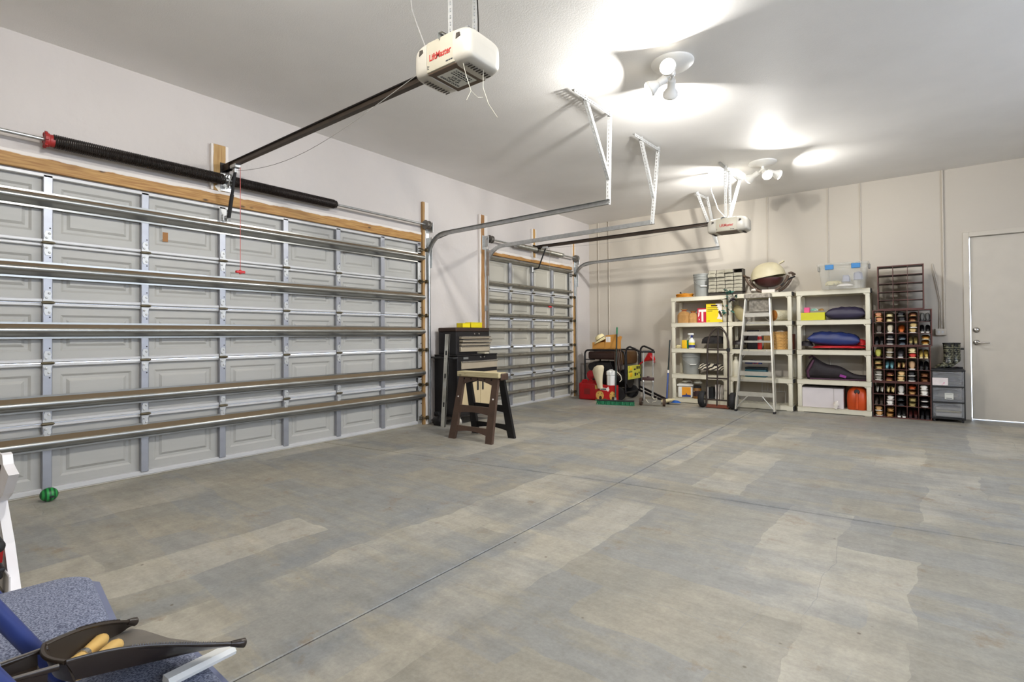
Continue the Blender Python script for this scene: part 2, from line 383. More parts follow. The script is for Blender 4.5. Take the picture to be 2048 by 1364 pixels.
def stile_bm(h, w=.056, holes=True):
    bm = NB(); bx(bm, -.045, 0, -w/2, w/2, 0, h, .004)
    return bm
def strut_bm(L, hgt=.060, dep=.078, fl=.014):
    """hat channel with a rolled nose, along y, centred"""
    hb = hgt*.78; rn = hgt*.42
    prof = [(.001, -hb-fl), (.004, -hb-fl), (.004, -hb)]
    for k in range(9):
        a = -PI*.40+PI*.80*k/8; prof.append((dep-rn+rn*math.cos(a), rn*math.sin(a)))
    prof += [(.004, hb), (.004, hb+fl), (.001, hb+fl)]
    bm = NB(); fr = [((0, y, 0), (1, 0, 0), (0, 0, 1)) for y in (-L/2, L/2)]
    sweep(bm, fr, prof, closed=True); return bm
def hinge_bm(w=.052):
    bm = NB()
    up = [(-w*.5, .006), (w*.5, .006), (w*.5, .022), (w*.34, .04), (w*.42, .062), (w*.26, .088), (-w*.26, .088), (-w*.42, .062), (-w*.34, .04), (-w*.5, .022)]
    prism(bm, up, .001, .005, MYZ); prism(bm, [(a, -b*1.05) for a, b in up][::-1], .001, .005, MYZ)
    return bm
def knuckle_bm(w=.066):
    bm = NB(); cyl(bm, (.012, -w/2, 0), (.012, w/2, 0), .010, n=10); bx(bm, 0, .013, -w*.36, w*.36, -.011, .011)
    cyl(bm, (.012, -w/2-.006, 0), (.012, w/2+.006, 0), .005, n=8); return bm
def bolts_bm():
    bm = NB()
    for y, z in ((-.008, .035), (.008, .068), (-.008, -.038), (.008, -.072)): lathe(bm, [(.0085, 0), (.007, .005), (.003, .0065)], 8, T(.005, y, z) @ RY(PI/2))
    return bm
def holes_bm():
    bm = NB()
    for y, z in ((.012, .108), (.012, -.108)): cyl(bm, (-.001, y, z), (.0008, y, z), .0055, n=8)
    return bm
def garage_door(name, label, yc, nb, seams, struts, skin, hinge_at, end_w, strut_kw, first_bay):
    t = thing(name, label, 'garage door', (0, yc, 0))
    half = nb*BAY/2; zs = [0.03]+seams+[DTOP]
    cache = {}
    for k in range(5):
        z0, z1 = zs[k], zs[k+1]; h = z1-z0
        key = round(h, 3)
        if key not in cache:
            p0 = obj('panel', panel_bm(BAY, h-.004), skin, t); s0 = obj('stile', stile_bm(h-.02), 'door_steel', t)
            cache[key] = (p0, s0); fp = True
        p0, s0 = cache[key]
        for b in range(first_bay, nb):
            y = -half+(b+.5)*BAY
            if fp: p0.location = (0, y, z0); fp = False; continue
            inst('panel', p0, t, (0, y, z0))
        fs = (s0.location.length == 0)
        for b in range(max(first_bay, 0), nb+1):
            y = -half+b*BAY
            if b == nb: y -= .028
            if b == 0: y += .028
            if fs: s0.location = (0, y, z0+.01); fs = False; continue
            inst('stile', s0, t, (0, y, z0+.01))
    y0 = -half+first_bay*BAY
    # horizontal rails where sections meet: two white lips
    for z in seams:
        bm = NB(); bx(bm, -.045, -.012, y0, half, z+.003, z+.030, .006); bx(bm, -.045, -.016, y0, half, z-.026, z-.003, .006)
        obj('section_rail', bm, 'white_steel', t)
    bm = NB(); bx(bm, -.045, .0, y0, half, DTOP-.03, DTOP, .004); obj('top_rail', bm, 'white_steel', t)
    bm = NB(); bx(bm, -.06, -.01, y0, half, .012, .05, .004); obj('bottom_rail', bm, 'white_steel', t)
    bm = NB(); tube(bm, [(-.03, y0, .012), (-.03, half, .012)], .0135, 8); obj('bottom_seal', bm, 'seal_white', t, 60)
    hg = None
    for z in seams:
        for b in range(first_bay, nb+1):
            if b not in hinge_at: continue
            y = -half+b*BAY+(-.028 if b == nb else (.028 if b == 0 else 0))
            if hg is None:
                hg = obj('hinge', hinge_bm(), 'galv_white', t, loc=(0, y, z)); kn = obj('knuckle', knuckle_bm(), 'hinge_pin', hg, 50); bo = obj('bolts', bolts_bm(), 'galv_white', hg); ho = obj('bolt_hole', holes_bm(), 'bolt_dark', hg)
            else:
                h2 = inst('hinge', hg, t, (0, y, z)); inst('knuckle', kn, h2); inst('bolts', bo, h2); inst('bolt_hole', ho, h2)
    Ls = half-y0+.01
    src = None
    for z in struts:
        if src is None: src = obj('strut', strut_bm(Ls, **strut_kw), 'galv_dusty' if nb == 4 else 'strut_metal', t, 40, (0, (half+y0)/2+.004, z))
        else: inst('strut', src, t, (0, (half+y0)/2+.004, z))
    # end plate with punched holes at the latch side, rollers
    bm = NB(); bx(bm, -.03, .004, half-.066+.01, half+.0, .03, DTOP-.05); 
    e = obj('end_plate', bm, 'galv_white', t)
    bm = NB(); z = .12
    while z < DTOP-.15: cyl(bm, (.003, half-.010, z), (.006, half-.010, z), .008, n=8); z += .155
    obj('punched_holes', bm, 'bolt_dark', e)
    for z in seams+[.09, DTOP-.10]:
        bm = NB(); cyl(bm, (.055, half-.03, z), (.055, half+.055, z), .006, n=8); cyl(bm, (.055, half+.035, z), (.055, half+.058, z), .024, n=12)
        bx(bm, 0, .06, half-.05, half-.012, z-.02, z-.012); bx(bm, 0, .06, half-.05, half-.012, z+.012, z+.02)
        obj('roller', bm, 'hinge_pin', t, 40)
    return t
mat('seal_white', (226, 222, 210), .6)
mat('strut_metal', (150, 150, 146), .34, .85, var=.10, sc=4, c2=(122, 108, 88), c2lo=.6, c2hi=.8)
def dusty_top(key, side):
    """galvanised strut: dust lies on the upper faces"""
    m = MT[key]; nt = m.node_tree; N = nt.nodes; L = nt.links; b = N['Principled BSDF']
    src = b.inputs['Base Color'].links[0].from_socket
    ge = N.new('ShaderNodeNewGeometry'); sx = N.new('ShaderNodeSeparateXYZ'); L.new(ge.outputs['Normal'], sx.inputs[0])
    nz = N.new('ShaderNodeTexNoise'); nz.inputs['Scale'].default_value = 14; tc = N.new('ShaderNodeTexCoord'); L.new(tc.outputs['Object'], nz.inputs['Vector'])
    ad = N.new('ShaderNodeMath'); ad.operation = 'MULTIPLY_ADD'; L.new(nz.outputs[0], ad.inputs[0]); ad.inputs[1].default_value = .5; L.new(sx.outputs['Z'], ad.inputs[2])
    rp = N.new('ShaderNodeValToRGB'); rp.color_ramp.elements[0].position = .90; rp.color_ramp.elements[1].position = 1.0; L.new(ad.outputs[0], rp.inputs[0])
    mx = N.new('ShaderNodeMix'); mx.data_type = 'RGBA'; L.new(rp.outputs[0], mx.inputs[0]); L.new(src, mx.inputs[6]); mx.inputs[7].default_value = lin((112, 96, 74)); L.new(mx.outputs[2], b.inputs['Base Color'])
    iv = N.new('ShaderNodeMath'); iv.operation = 'MULTIPLY_ADD'; L.new(rp.outputs[0], iv.inputs[0]); iv.inputs[1].default_value = -.85; iv.inputs[2].default_value = .85; L.new(iv.outputs[0], b.inputs['Metallic'])
    rv = N.new('ShaderNodeMath'); rv.operation = 'MULTIPLY_ADD'; L.new(rp.outputs[0], rv.inputs[0]); rv.inputs[1].default_value = .55; rv.inputs[2].default_value = .30; L.new(rv.outputs[0], b.inputs['Roughness'])
dusty_top('strut_metal', 1)
SEAMS = [.52, .965, 1.41, 1.85]
gd1 = garage_door('garage_door', 'wide white sectional garage door with five rolled struts', D1C, 8, SEAMS, [.385, .672, 1.204, 1.645, 2.158], 'door_skin', (0, 1, 2, 3, 4, 5, 6, 8), .06, {}, 0)
gd2 = garage_door('garage_door', 'narrow white sectional garage door behind tool chest with slim struts', D2C, 4, SEAMS, [.24, .43, .64, .835, 1.235, 1.46, 1.68, 1.945, 2.325], 'door2_skin', (0, 1, 2, 3, 4), .06, dict(hgt=.028, dep=.05, fl=.006), 0)
# small marks on the big door: peeled tape
bm = NB(); bx(bm, -.043, -.0415, -7.36, -7.32, 1.97, 2.05); o = obj('tape', bm, 'cardboard_tape' if 'cardboard_tape' in MT else mat('cardboard_tape', (150, 106, 62), .8), gd1); o.location = (0, -D1C, 0)
# ---------------------------------------------------------------- timber around the openings
def board(name, label, x1, y0, y1, z0, z1, m, cat='board'):
    bm = NB(); bx(bm, .0, x1, y0, y1, z0, z1, .003); return tag(obj(name, bm, m), label, cat)
def painted(key, base_key, c, dark, axis, ramp_axis, lo, hi, ycen=None):
    """bare pine with white wall paint lapped over its outer margins"""
    m = wood(key, c, dark, axis); nt = m.node_tree; N = nt.nodes; L = nt.links; b = N['Principled BSDF']
    src = b.inputs['Base Color'].links[0].from_socket
    tc = N.new('ShaderNodeTexCoord'); sp = N.new('ShaderNodeSeparateXYZ'); L.new(tc.outputs['Object'], sp.inputs[0])
    nz = N.new('ShaderNodeTexNoise'); nz.inputs['Scale'].default_value = 5; nz.inputs['Detail'].default_value = 6; L.new(tc.outputs['Object'], nz.inputs['Vector'])
    ad = N.new('ShaderNodeMath'); ad.operation = 'MULTIPLY_ADD'; L.new(nz.outputs[0], ad.inputs[0]); ad.inputs[1].default_value = .05 if ramp_axis == 'Z' else .03
    v = sp.outputs[ramp_axis]
    if ycen is not None:
        sb = N.new('ShaderNodeMath'); sb.operation = 'SUBTRACT'; L.new(v, sb.inputs[0]); sb.inputs[1].default_value = ycen
        ab = N.new('ShaderNodeMath'); ab.operation = 'ABSOLUTE'; L.new(sb.outputs[0], ab.inputs[0]); v = ab.outputs[0]
    L.new(v, ad.inputs[2])
    mr = N.new('ShaderNodeMapRange'); mr.inputs['From Min'].default_value = lo; mr.inputs['From Max'].default_value = hi; L.new(ad.outputs[0], mr.inputs[0])
    mx = N.new('ShaderNodeMix'); mx.data_type = 'RGBA'; L.new(mr.outputs[0], mx.inputs[0]); L.new(src, mx.inputs[6]); mx.inputs[7].default_value = lin((214, 208, 202)); L.new(mx.outputs[2], b.inputs['Base Color'])
    return m
painted('header_pine', None, (178, 138, 78), (144, 100, 50), 1, 'Z', 2.475, 2.482)
painted('center_pine', None, (178, 146, 94), (152, 116, 66), 2, 'Y', .062, .070, -6.935)
board('header_board', 'long knotty pine header board above the wide garage door', .035, D1A-.1, D1B-.02, DTOP+.002, DTOP+.122, 'header_pine')
bm = NB(); bx(bm, 0, .038, -7.005, -6.855, 2.484, 2.905, .003); tag(obj('spring_board', bm, 'center_pine'), 'upright pine board holding the spring bracket over wide door', 'board')
bm = NB(); bx(bm, .038, .042, -6.965, -6.905, 2.485, 2.545, .001, M=T(.04, -6.935, 2.515) @ RX(.7) @ T(-.04, 6.935, -2.515)); tag(obj('warning_tag', bm, mat('tag_white', (222, 216, 206), .6, c2=(206, 130, 70), c2lo=.62, c2hi=.66, sc=30)), 'small white warning tag tilted under the big spring', 'tag')
def upright(label, y0, y1, z0, z1, key):
    bm = NB(); bx(bm, 0, .036, y0, y1, z0, z1, .003); return tag(obj('jamb_board', bm, key), label, 'board')
painted('post_pine', None, (172, 138, 88), (140, 102, 56), 2, 'Y', .045, .055, -4.45)
upright('tall pine jamb board right of the wide garage door', D1B+.002, -4.345, 0, 2.89, 'post_pine')
painted('post2_pine', None, (164, 122, 72), (128, 86, 42), 2, 'Y', .05, .058, -3.265)
upright('tall stained pine jamb board left of the narrow door', -3.33, D2A-.002, 0, 2.93, 'post2_pine')
painted('post3_pine', None, (190, 150, 88), (160, 116, 60), 2, 'Y', .04, .05, -1.945)
bm = NB(); bx(bm, 0, .038, -2.01, -1.88, 2.45, 2.93, .003); tag(obj('spring_board', bm, 'post3_pine'), 'upright pine board over middle of the narrow door', 'board')
painted('post4_pine', None, (190, 150, 88), (160, 116, 60), 2, 'Y', .04, .05, -.66)
upright('pine jamb board at the corner side of narrow door', D2B+.002, -.595, 0, 2.90, 'post4_pine')
painted('header2_pine', None, (180, 136, 78), (150, 104, 50), 1, 'Z', 2.43, 2.44)
board('header_board', 'pine header board above the narrow garage door', .035, D2A+.002, D2B-.002, DTOP+.002, DTOP+.09, 'header2_pine')
# ---------------------------------------------------------------- torsion springs, shafts, drums
def spring_bm(y0, y1, r, turns, wr):
    bm = NB(); n = turns*10; pts = []
    fr = []
    prof = [(r+wr*math.cos(a), wr*math.sin(a)) for a in [2*PI*k/5 for k in range(5)]]
    rings = []
    for i in range(n+1):
        a = 2*PI*i/10; y = y0+(y1-y0)*i/n; d = Vector((math.cos(a), 0, math.sin(a)))
        rings.append([bm.verts.new(d*s+Vector((0, y+q, 0))) for s, q in prof])
    for a, b in zip(rings, rings[1:]):
        for k in range(5): bm.faces.new((a[k], a[(k+1) % 5], b[(k+1) % 5], b[k]))
    return bm
def drum(parent, y, r=.058):
    bm = NB(); lathe(bm, [(.02, -.03), (r, -.03), (r, -.018), (r*.72, -.01), (r*.72, .02), (r*.98, .03), (r*.98, .036), (.02, .036)], 24, T(0, y, 0) @ RX(-PI/2))
    o = obj('cable_drum', bm, 'cast_alu', parent, 40)
    for k in range(4):
        a = k*PI/2+.4; b2 = NB(); cyl(b2, (r*.52*math.cos(a), y+.035, r*.52*math.sin(a)), (r*.52*math.cos(a), y+.040, r*.52*math.sin(a)), r*.17, n=10); obj('drum_web', b2, 'bolt_dark', o)
mat('cast_alu', (120, 116, 110), .5, .7, var=.15, sc=20)
t = thing('torsion_spring', 'thick black torsion spring on its shaft over wide garage door', 'spring', (.1, 0, 2.578))
bm = NB(); cyl(bm, (0, D1A-.1, 0), (0, -4.345, 0), .0135, n=12); obj('shaft', bm, 'galv', t, 60)
bm = spring_bm(-8.10, -6.93, .046, 95, .0055); obj('spring_coil', bm, 'spring_black', t, 60)
bm = spring_bm(-6.86, -5.79, .043, 88, .0055); obj('spring_coil', bm, 'spring_black', t, 60)
bm = NB(); lathe(bm, [(.02, -.025), (.05, -.025), (.05, .0), (.044, .005), (.044, .03), (.02, .03)], 20, T(0, -8.125, 0) @ RX(-PI/2))
for k in range(6): bx(bm, .042, .060, -.018, .0, -.012, .012, .002, M=T(0, -8.135, 0) @ RY(k*PI/3))
obj('winding_cone', bm, 'red_paint', t, 40)
bm = NB(); lathe(bm, [(.015, -.02), (.045, -.02), (.040, .02), (.022, .03), (.016, .04)], 20, T(0, -5.79, 0) @ RX(-PI/2)); obj('winding_cone', bm, 'dark_steel', t, 40)
bm = NB(); tube(bm, [(.0+.056*math.cos(a), -6.89+.01*math.sin(2*a), .056*math.sin(a)) for a in [2*PI*k/20 for k in range(20)]], .006, 6, closed=True)
tube(bm, [(.0+.056*math.cos(a), -6.868+.01*math.sin(2*a+1), .056*math.sin(a)) for a in [2*PI*k/20 for k in range(20)]], .005, 6, closed=True)
bx(bm, -.062, -.052, -6.93, -6.83, -.09, .07); bx(bm, -.062, .02, -6.885, -6.878, -.07, .02); obj('center_bracket', bm, 'galv', t, 40)
drum(t, -4.44)
bm = NB(); bx(bm, -.064, -.058, -4.40, -4.348, -.14, .05, .002); bx(bm, -.062, .03, -4.360, -4.354, -.09, .04, .002); obj('bearing_plate', bm, 'galv', t)
t = thing('torsion_spring', 'short torsion springs on their shaft over narrow garage door', 'spring', (.1, 0, 2.575))
bm = NB(); cyl(bm, (0, -3.26, 0), (0, -.60, 0), .0135, n=12); obj('shaft', bm, 'galv', t, 60)
bm = spring_bm(-2.50, -1.97, .033, 40, .005); obj('spring_coil', bm, 'galv_dusty', t, 60)
bm = spring_bm(-1.90, -1.20, .033, 52, .005); obj('spring_coil', bm, 'galv_dusty', t, 60)
for y in (-2.52, -1.18):
    bm = NB(); lathe(bm, [(.015, -.03), (.040, -.03), (.040, .03), (.015, .03)], 14, T(0, y, 0) @ RX(-PI/2)); obj('winding_cone', bm, 'galv', t, 40)
bm = NB(); lathe(bm, [(.015, -.02), (.044, -.02), (.044, .02), (.015, .02)], 16, T(0, -1.935, 0) @ RX(-PI/2)); bx(bm, -.062, .0, -1.96, -1.91, -.05, .04); obj('center_bracket', bm, 'cast_alu', t, 40)
drum(t, -3.165); drum(t, -.675)
for y in (-3.24, -.615):
    bm = NB(); bx(bm, -.064, -.058, y-.04, y+.02, -.16, .05, .002); bx(bm, -.062, .035, y-.005, y+.001, -.12, .04, .002); obj('bearing_plate', bm, 'galv', t)
# ---------------------------------------------------------------- tracks
def angle_bm(bm, p0, p1, w=.032, th=.003, facing=(0, -1, 0), slots=True):
    """perforated angle iron from p0 to p1: two slotted flanges"""
    p0, p1 = Vector(p0), Vector(p1); d = (p1-p0); L = d.length; d.normalize()
    f = Vector(facing); u = d.cross(f).normalized(); v = u.cross(d).normalized()
    M = Matrix((( u.x, v.x, d.x, p0.x), (u.y, v.y, d.y, p0.y), (u.z, v.z, d.z, p0.z), (0, 0, 0, 1)))
    n = max(2, int(L/.036)); st = L/n
    for ax in (0, 1):
        def b(a0, a1, z0, z1):
            if ax == 0: bx(bm, a0, a1, -th/2, th/2, z0, z1, M=M)
            else: bx(bm, -th/2, th/2, -a1, -a0, z0, z1, M=M)
        if slots:
            b(0, w*.38, 0, L); b(w*.68, w, 0, L)
            for k in range(n): b(w*.38, w*.68, k*st, k*st+st*.45)
        else: b(0, w, 0, L)
def track(name, label, y, x_end, z_top, opening, zt, ang_from, hanger):
    t = thing(name, label, 'track', (0, y, 0)); R = .30; x0 = .055
    path = [(x0, 0.02), (x0, zt-R)]
    for k in range(1, 13):
        a = PI-PI/2*k/12; path.append((x0+R+R*math.cos(a), zt-R+R*math.sin(a)))
    path.append((x_end, z_top))
    fr = []
    for i, (x, z) in enumerate(path):
        a = Vector(path[max(i-1, 0)]); b = Vector(path[min(i+1, len(path)-1)]); d = (b-a).normalized()
        fr.append(((x, 0, z), (-d.y, 0, d.x), (0, 1, 0)))
    s = opening
    prof = [(.026, -s*.014), (.028, -s*.004), (.026, s*.012), (-.026, s*.012), (-.028, -s*.004), (-.026, -s*.014)]
    inner = [(a*.92, b-s*.002) for a, b in prof][::-1]
    bm = NB(); sweep(bm, fr, prof+inner, closed=True); obj('rail', bm, 'galv', t, 35)
    bm = NB(); angle_bm(bm, (.02, s*.016, zt-.06), (.40, s*.016, zt+.005), facing=(0, -1, 0)); obj('flag_bracket', bm, 'galv', t)
    bm = NB(); bx(bm, .0365, .0415, -.03, .018, zt-.60, zt+.02, .001); bx(bm, .0365, .11, s*.0135, s*.0165, zt-.42, zt-.02, .001); obj('jamb_plate', bm, 'galv', t)
    for z in (.35, 1.0, 1.55):
        bm = NB(); bx(bm, .0365, .075, *sorted((s*.013, s*.016)), z-.04, z+.04); bx(bm, .0365, .040, *sorted((s*.013, s*.045)), z-.04, z+.04); obj('track_bracket', bm, 'galv', t)
    for (p0, p1) in hanger:
        bm = NB(); angle_bm(bm, (p0[0], p0[1]-y, p0[2]), (p1[0], p1[1]-y, p1[2])); obj('hanger_angle', bm, 'galv_white', t)
    return t
zc = H-.003
track('door_track', 'steel track of wide garage door curving onto long ceiling rail', -4.37, 2.66, 2.472, 1, 2.45, 0,
      [((2.71, -5.12, zc-.02), (2.73, -4.44, zc-.02)), ((2.73, -4.47, zc), (2.645, -4.352, 2.45)), ((2.712, -4.93, zc-.02), (2.67, -4.38, 2.68))])
track('door_track', 'left track of narrow garage door with hanging rail', -3.19, 2.65, 2.475, -1, 2.45, 0,
      [((2.705, -3.85, zc-.02), (2.735, -3.22, zc-.02)), ((2.735, -3.25, zc), (2.635, -3.212, 2.45)), ((2.712, -3.70, zc-.02), (2.66, -3.21, 2.72))])
track('door_track', 'corner side track of narrow garage door with hanging rail', -.64, 2.67, 2.497, 1, 2.47, 0,
      [((2.47, -1.10, zc-.02), (2.51, -.64, zc-.02)), ((2.475, -1.06, zc), (2.64, -.622, 2.56)), ((2.51, -.67, zc), (2.66, -.622, 2.48))])
# ================================================================ ceiling flood lights
mat('lamp_white', (232, 230, 224), .4, var=.02)
mat('bulb_glow', (255, 250, 240), .4, emit=(255, 246, 228), est=14.0)
SPREAD = 155
R_ = math.radians
def flood(label, loc, heads, hidden=False):
    t = thing('flood_light', label, 'ceiling light', loc, 0, None)
    bm = NB(); lathe(bm, [(.165, 0), (.165, -.012), (.15, -.028), (.06, -.04), (.03, -.05), (.001, -.05)], 36); obj('canopy', bm, 'lamp_white', t, 40)
    bm = NB(); cyl(bm, (0, 0, -.045), (0, 0, -.085), .018, n=12); sphere(bm, (0, 0, -.09), .026); obj('swivel_hub', bm, 'lamp_white', t, 50)
    for (az, el, w) in heads:
        d = Vector((math.cos(az)*math.cos(el), math.sin(az)*math.cos(el), math.sin(el)))
        base = Vector((0, 0, -.092)); a0 = base+d*.05
        q = Vector((0, 0, 1)).rotation_difference(d).to_matrix().to_4x4()
        bm = NB(); cyl(bm, base, base+d*.07, .012, n=8)
        lathe(bm, [(.028, 0), (.032, .01), (.032, .065), (.034, .07)], 20, Matrix.Translation(base+d*.055) @ q); h = obj('lamp_holder', bm, 'lamp_white', t, 45)
        bm = NB(); lathe(bm, [(.026, 0), (.034, .02), (.056, .062), (.062, .072), (.062, .088), (.058, .092)], 24, Matrix.Translation(base+d*.118) @ q, cap=False); obj('reflector', bm, 'lamp_white', h, 45)
        bm = NB(); lathe(bm, [(.059, .088), (.052, .102), (.034, .112), (.0, .116)], 24, Matrix.Translation(base+d*.118) @ q, cap=False); obj('bulb_lens', bm, 'bulb_glow', h, 60)
        l = bpy.data.lights.new('flood_bulb', 'AREA'); l.shape = 'DISK'; l.size = .10; l.energy = BULB_W*w; l.color = (1.0, .975, .93); l.spread = R_(SPREAD)
        lo = bpy.data.objects.new('flood_bulb', l); COL.objects.link(lo); lo.parent = t; p = base+d*.240; lo.location = p; lo.rotation_mode = 'QUATERNION'; lo.rotation_quaternion = (-d).to_track_quat('Z', 'Y')
    return t
R_ = math.radians
flood('three-head white flood light on ceiling near the long door track', (3.53, -4.97, H), [(R_(-80), R_(-10), 1.0), (R_(-160), R_(-28), .9), (R_(116), R_(-25), 1.7)])
flood('three-head white flood light beside the far opener motor', (3.555, -1.877, H), [(R_(-60), R_(-36), .9), (R_(163), R_(-22), 1.7), (R_(22), R_(-24), .5)])
flood('unseen three-head white flood light added behind the camera', (3.54, -8.06, H), [(R_(-95), R_(-20), 1.0), (R_(170), R_(-22), 1.2), (R_(50), R_(-22), 1.2)])  # unseen third fixture, added to raise the overall light
# ================================================================ openers
mat('opener_beige', (178, 172, 155), .45, var=.04)
mat('opener_lens', (184, 179, 168), .35, var=.03)
mat('opener_base', (92, 76, 62), .5, var=.12, sc=12)
mat('rail_dark', (72, 62, 54), .45, .6, var=.2, sc=8)
mat('brand_red', (170, 42, 40), .5); mat('print_dark', (52, 54, 60), .6); mat('sticker', (206, 206, 198), .5, var=.03)
mat('slot_dark', (62, 56, 50), .7); mat('twine', (214, 208, 190), .8); mat('cord_grey', (150, 148, 144), .6); mat('cord_red', (186, 96, 92), .6)
def opener(label, y, x0, x1, zb, zt, rail_z0, rail_x1, hang_x, sticker, tx):
    """motor head on a T rail: ends carry white light lenses"""
    t = thing('door_opener', label, 'garage opener', (0, y, 0)); hw = .135
    xm = (x0+x1)/2
    bm = NB(); bx(bm, x0, x1, -hw, hw, zb, zt, .014, seg=2); b = obj('motor_case', bm, 'opener_beige', t, 40)
    bm = NB(); bx(bm, x0+.006, x1-.006, -hw+.012, hw-.012, zb-.006, zb+.004, .003); obj('base_plate', bm, 'opener_base', t)
    # light lenses: rounded bowls on both ends
    for s, xx in ((-1, x0), (1, x1)):
        bm = NB(); n = 8; D = .105; rings = []
        cz = (zt+zb)/2
        for k in range(n+1):
            a = PI/2*k/n; dx = D*math.sin(a); c = max(math.cos(a), .0)**.55
            hy = (hw+.008)*(.62+.38*c) if k < n else (hw+.008)*.55
            hz = ((zt-zb)/2+.012)*(.45+.55*c) if k < n else ((zt-zb)/2)*.40
            zc_ = cz-.022*(1-c)
            ring = []
            for m in range(28):
                th = 2*PI*m/28; e = .42
                ring.append(bm.verts.new((xx+s*dx-s*.012*(k == 0), hy*math.copysign(abs(math.cos(th))**e, math.cos(th)), zc_+hz*math.copysign(abs(math.sin(th))**e, math.sin(th)))))
            rings.append(ring)
        for r0, r1 in zip(rings, rings[1:]):
            for m in range(28): bm.faces.new((r0[m], r0[(m+1) % 28], r1[(m+1) % 28], r1[m]))
        bm.faces.new(rings[-1]); bm.faces.new(rings[0][::-1])
        ln = obj('light_lens', bm, 'opener_lens', t, 50)
        bm = NB()
        for k in range(9):
            yy = -.088+k*.022; bx(bm, xx+s*.03, xx+s*.062, yy-.0035, yy+.0035, zb-.016, zb-.006 if False else zb-.0125)
        obj('vent_slot', bm, 'slot_dark', ln)
        bm = NB(); prism(bm, [(-.016, -.014), (.016, -.004), (.012, .014), (-.012, .016)], -.002, .002, T(xx+s*.028, -hw-.0072, zt-.05) @ RX(PI/2)); obj('lens_latch', bm, 'slot_dark', ln)
    text('brand_lettering', 'LiftMaster', .052, 'brand_red', t, T(xm+tx, -hw-.0012, (zt+zb)/2-.012) @ RX(PI/2), xs=.80, bold=.0010)
    bm = NB(); bx(bm, xm+.045, xm+.062, -hw-.0012, -hw+.001, (zt+zb)/2-.070, (zt+zb)/2-.063); bx(bm, xm+.065, xm+.078, -hw-.0012, -hw+.001, (zt+zb)/2-.070, (zt+zb)/2-.063); bx(bm, xm+.081, xm+.095, -hw-.0012, -hw+.001, (zt+zb)/2-.070, (zt+zb)/2-.063); obj('model_print', bm, 'print_dark', t)
    bm = NB(); bx(bm, x0+.016, x0+.03, -hw-.001, -hw+.001, zb+.03, zb+.034); bx(bm, x0+.016, x0+.019, -hw-.001, -hw+.001, zb+.02, zb+.04); bx(bm, x0+.016, x0+.028, -hw-.001, -hw+.001, zb+.018, zb+.021); obj('approval_mark', bm, 'print_dark', t)
    if sticker:
        bm = NB(); bx(bm, xm-.075, xm+.075, -.085, .085, zb-.0085, zb-.006); st = obj('service_sticker', bm, 'sticker', t)
        Mk = lambda xo: T(xm+xo, 0, zb-.0090) @ Matrix(((0, -1, 0, 0), (1, 0, 0, 0), (0, 0, 1, 0), (0, 0, 0, 1))) @ RX(PI)
        # sticker reads along +y when seen from below
        for s_, xo, sz in (('GARAGE DOOR', .056, .021), ('TUNE UP', .032, .022), ('$39.95', .008, .026)):
            text('lettering', s_, sz, 'print_dark', st, Mk(-xo), ext=.0003, bold=.0006)
        bm = NB(); rnd = random.Random(3)
        for row in range(3):
            q = -.068
            while q < .06:
                l = rnd.uniform(.006, .02); bx(bm, xm+.016+row*.018, xm+.026+row*.018, q, min(q+l, .07), zb-.0092, zb-.0084); q += l+.006
        obj('small_print', bm, 'print_dark', st)
    # rail, sprocket end, trolley
    rz = rail_z0
    bm = NB(); bx(bm, .06, rail_x1, -.004, .004, rz-.03, rz+.016); bx(bm, .06, rail_x1, -.019, .019, rz-.034, rz-.029); obj('rail', bm, 'rail_dark', t)
    bm = NB(); tube(bm, [(.12, -.012, rz+.012), (rail_x1, -.012, rz+.012)], .0055, 5); tube(bm, [(.12, .012, rz+.012), (rail_x1, .012, rz+.012)], .0055, 5); obj('chain', bm, 'dark_steel', t)
    bm = NB(); bx(bm, .04, .16, -.022, -.018, rz-.05, rz+.01); bx(bm, .04, .16, .018, .022, rz-.05, rz+.01); cyl(bm, (.07, -.03, rz-.03), (.07, .03, rz-.03), .008, n=8); bx(bm, .036, .044, -.04, .04, rz-.07, rz+.03); obj('header_bracket', bm, 'dark_steel', t)
    # hanging angles and cross angle above the case
    for yy in (-.10, .10):
        bm = NB(); angle_bm(bm, (hang_x, yy, zt+.0), (hang_x, yy, H)); obj('hanger_angle', bm, 'galv_white', t)
    bm = NB(); angle_bm(bm, (hang_x-.03, -.15, zt+.012), (hang_x-.03, .15, zt+.012), facing=(0, 0, 1)); angle_bm(bm, (hang_x-.15, -.10, zt+.01), (hang_x+.15, -.10, zt+.01), facing=(0, -1, 0)); obj('cross_angle', bm, 'galv', t)
    return t
op1 = opener('near beige opener motor with a white price sticker underneath', -6.89, 2.865, 3.095, 2.625, 2.80, 2.715, 2.87, 3.01, True, 0)
op2 = opener('far beige opener motor hanging in front of the back wall', -1.95, 3.02, 3.30, 2.475, 2.645, 2.628, 3.03, 3.13, False, 0)
bm = NB(); angle_bm(bm, (3.14, -2.25+1.95, zc-.016), (3.16, -1.30+1.95, zc-.016), facing=(0, 0, -1)); obj('ceiling_angle', bm, 'galv', op2)
bm = NB(); angle_bm(bm, (3.16, .62, zc-.01), (3.14, .11, 2.66)); obj('hanger_brace', bm, 'galv_white', op2)
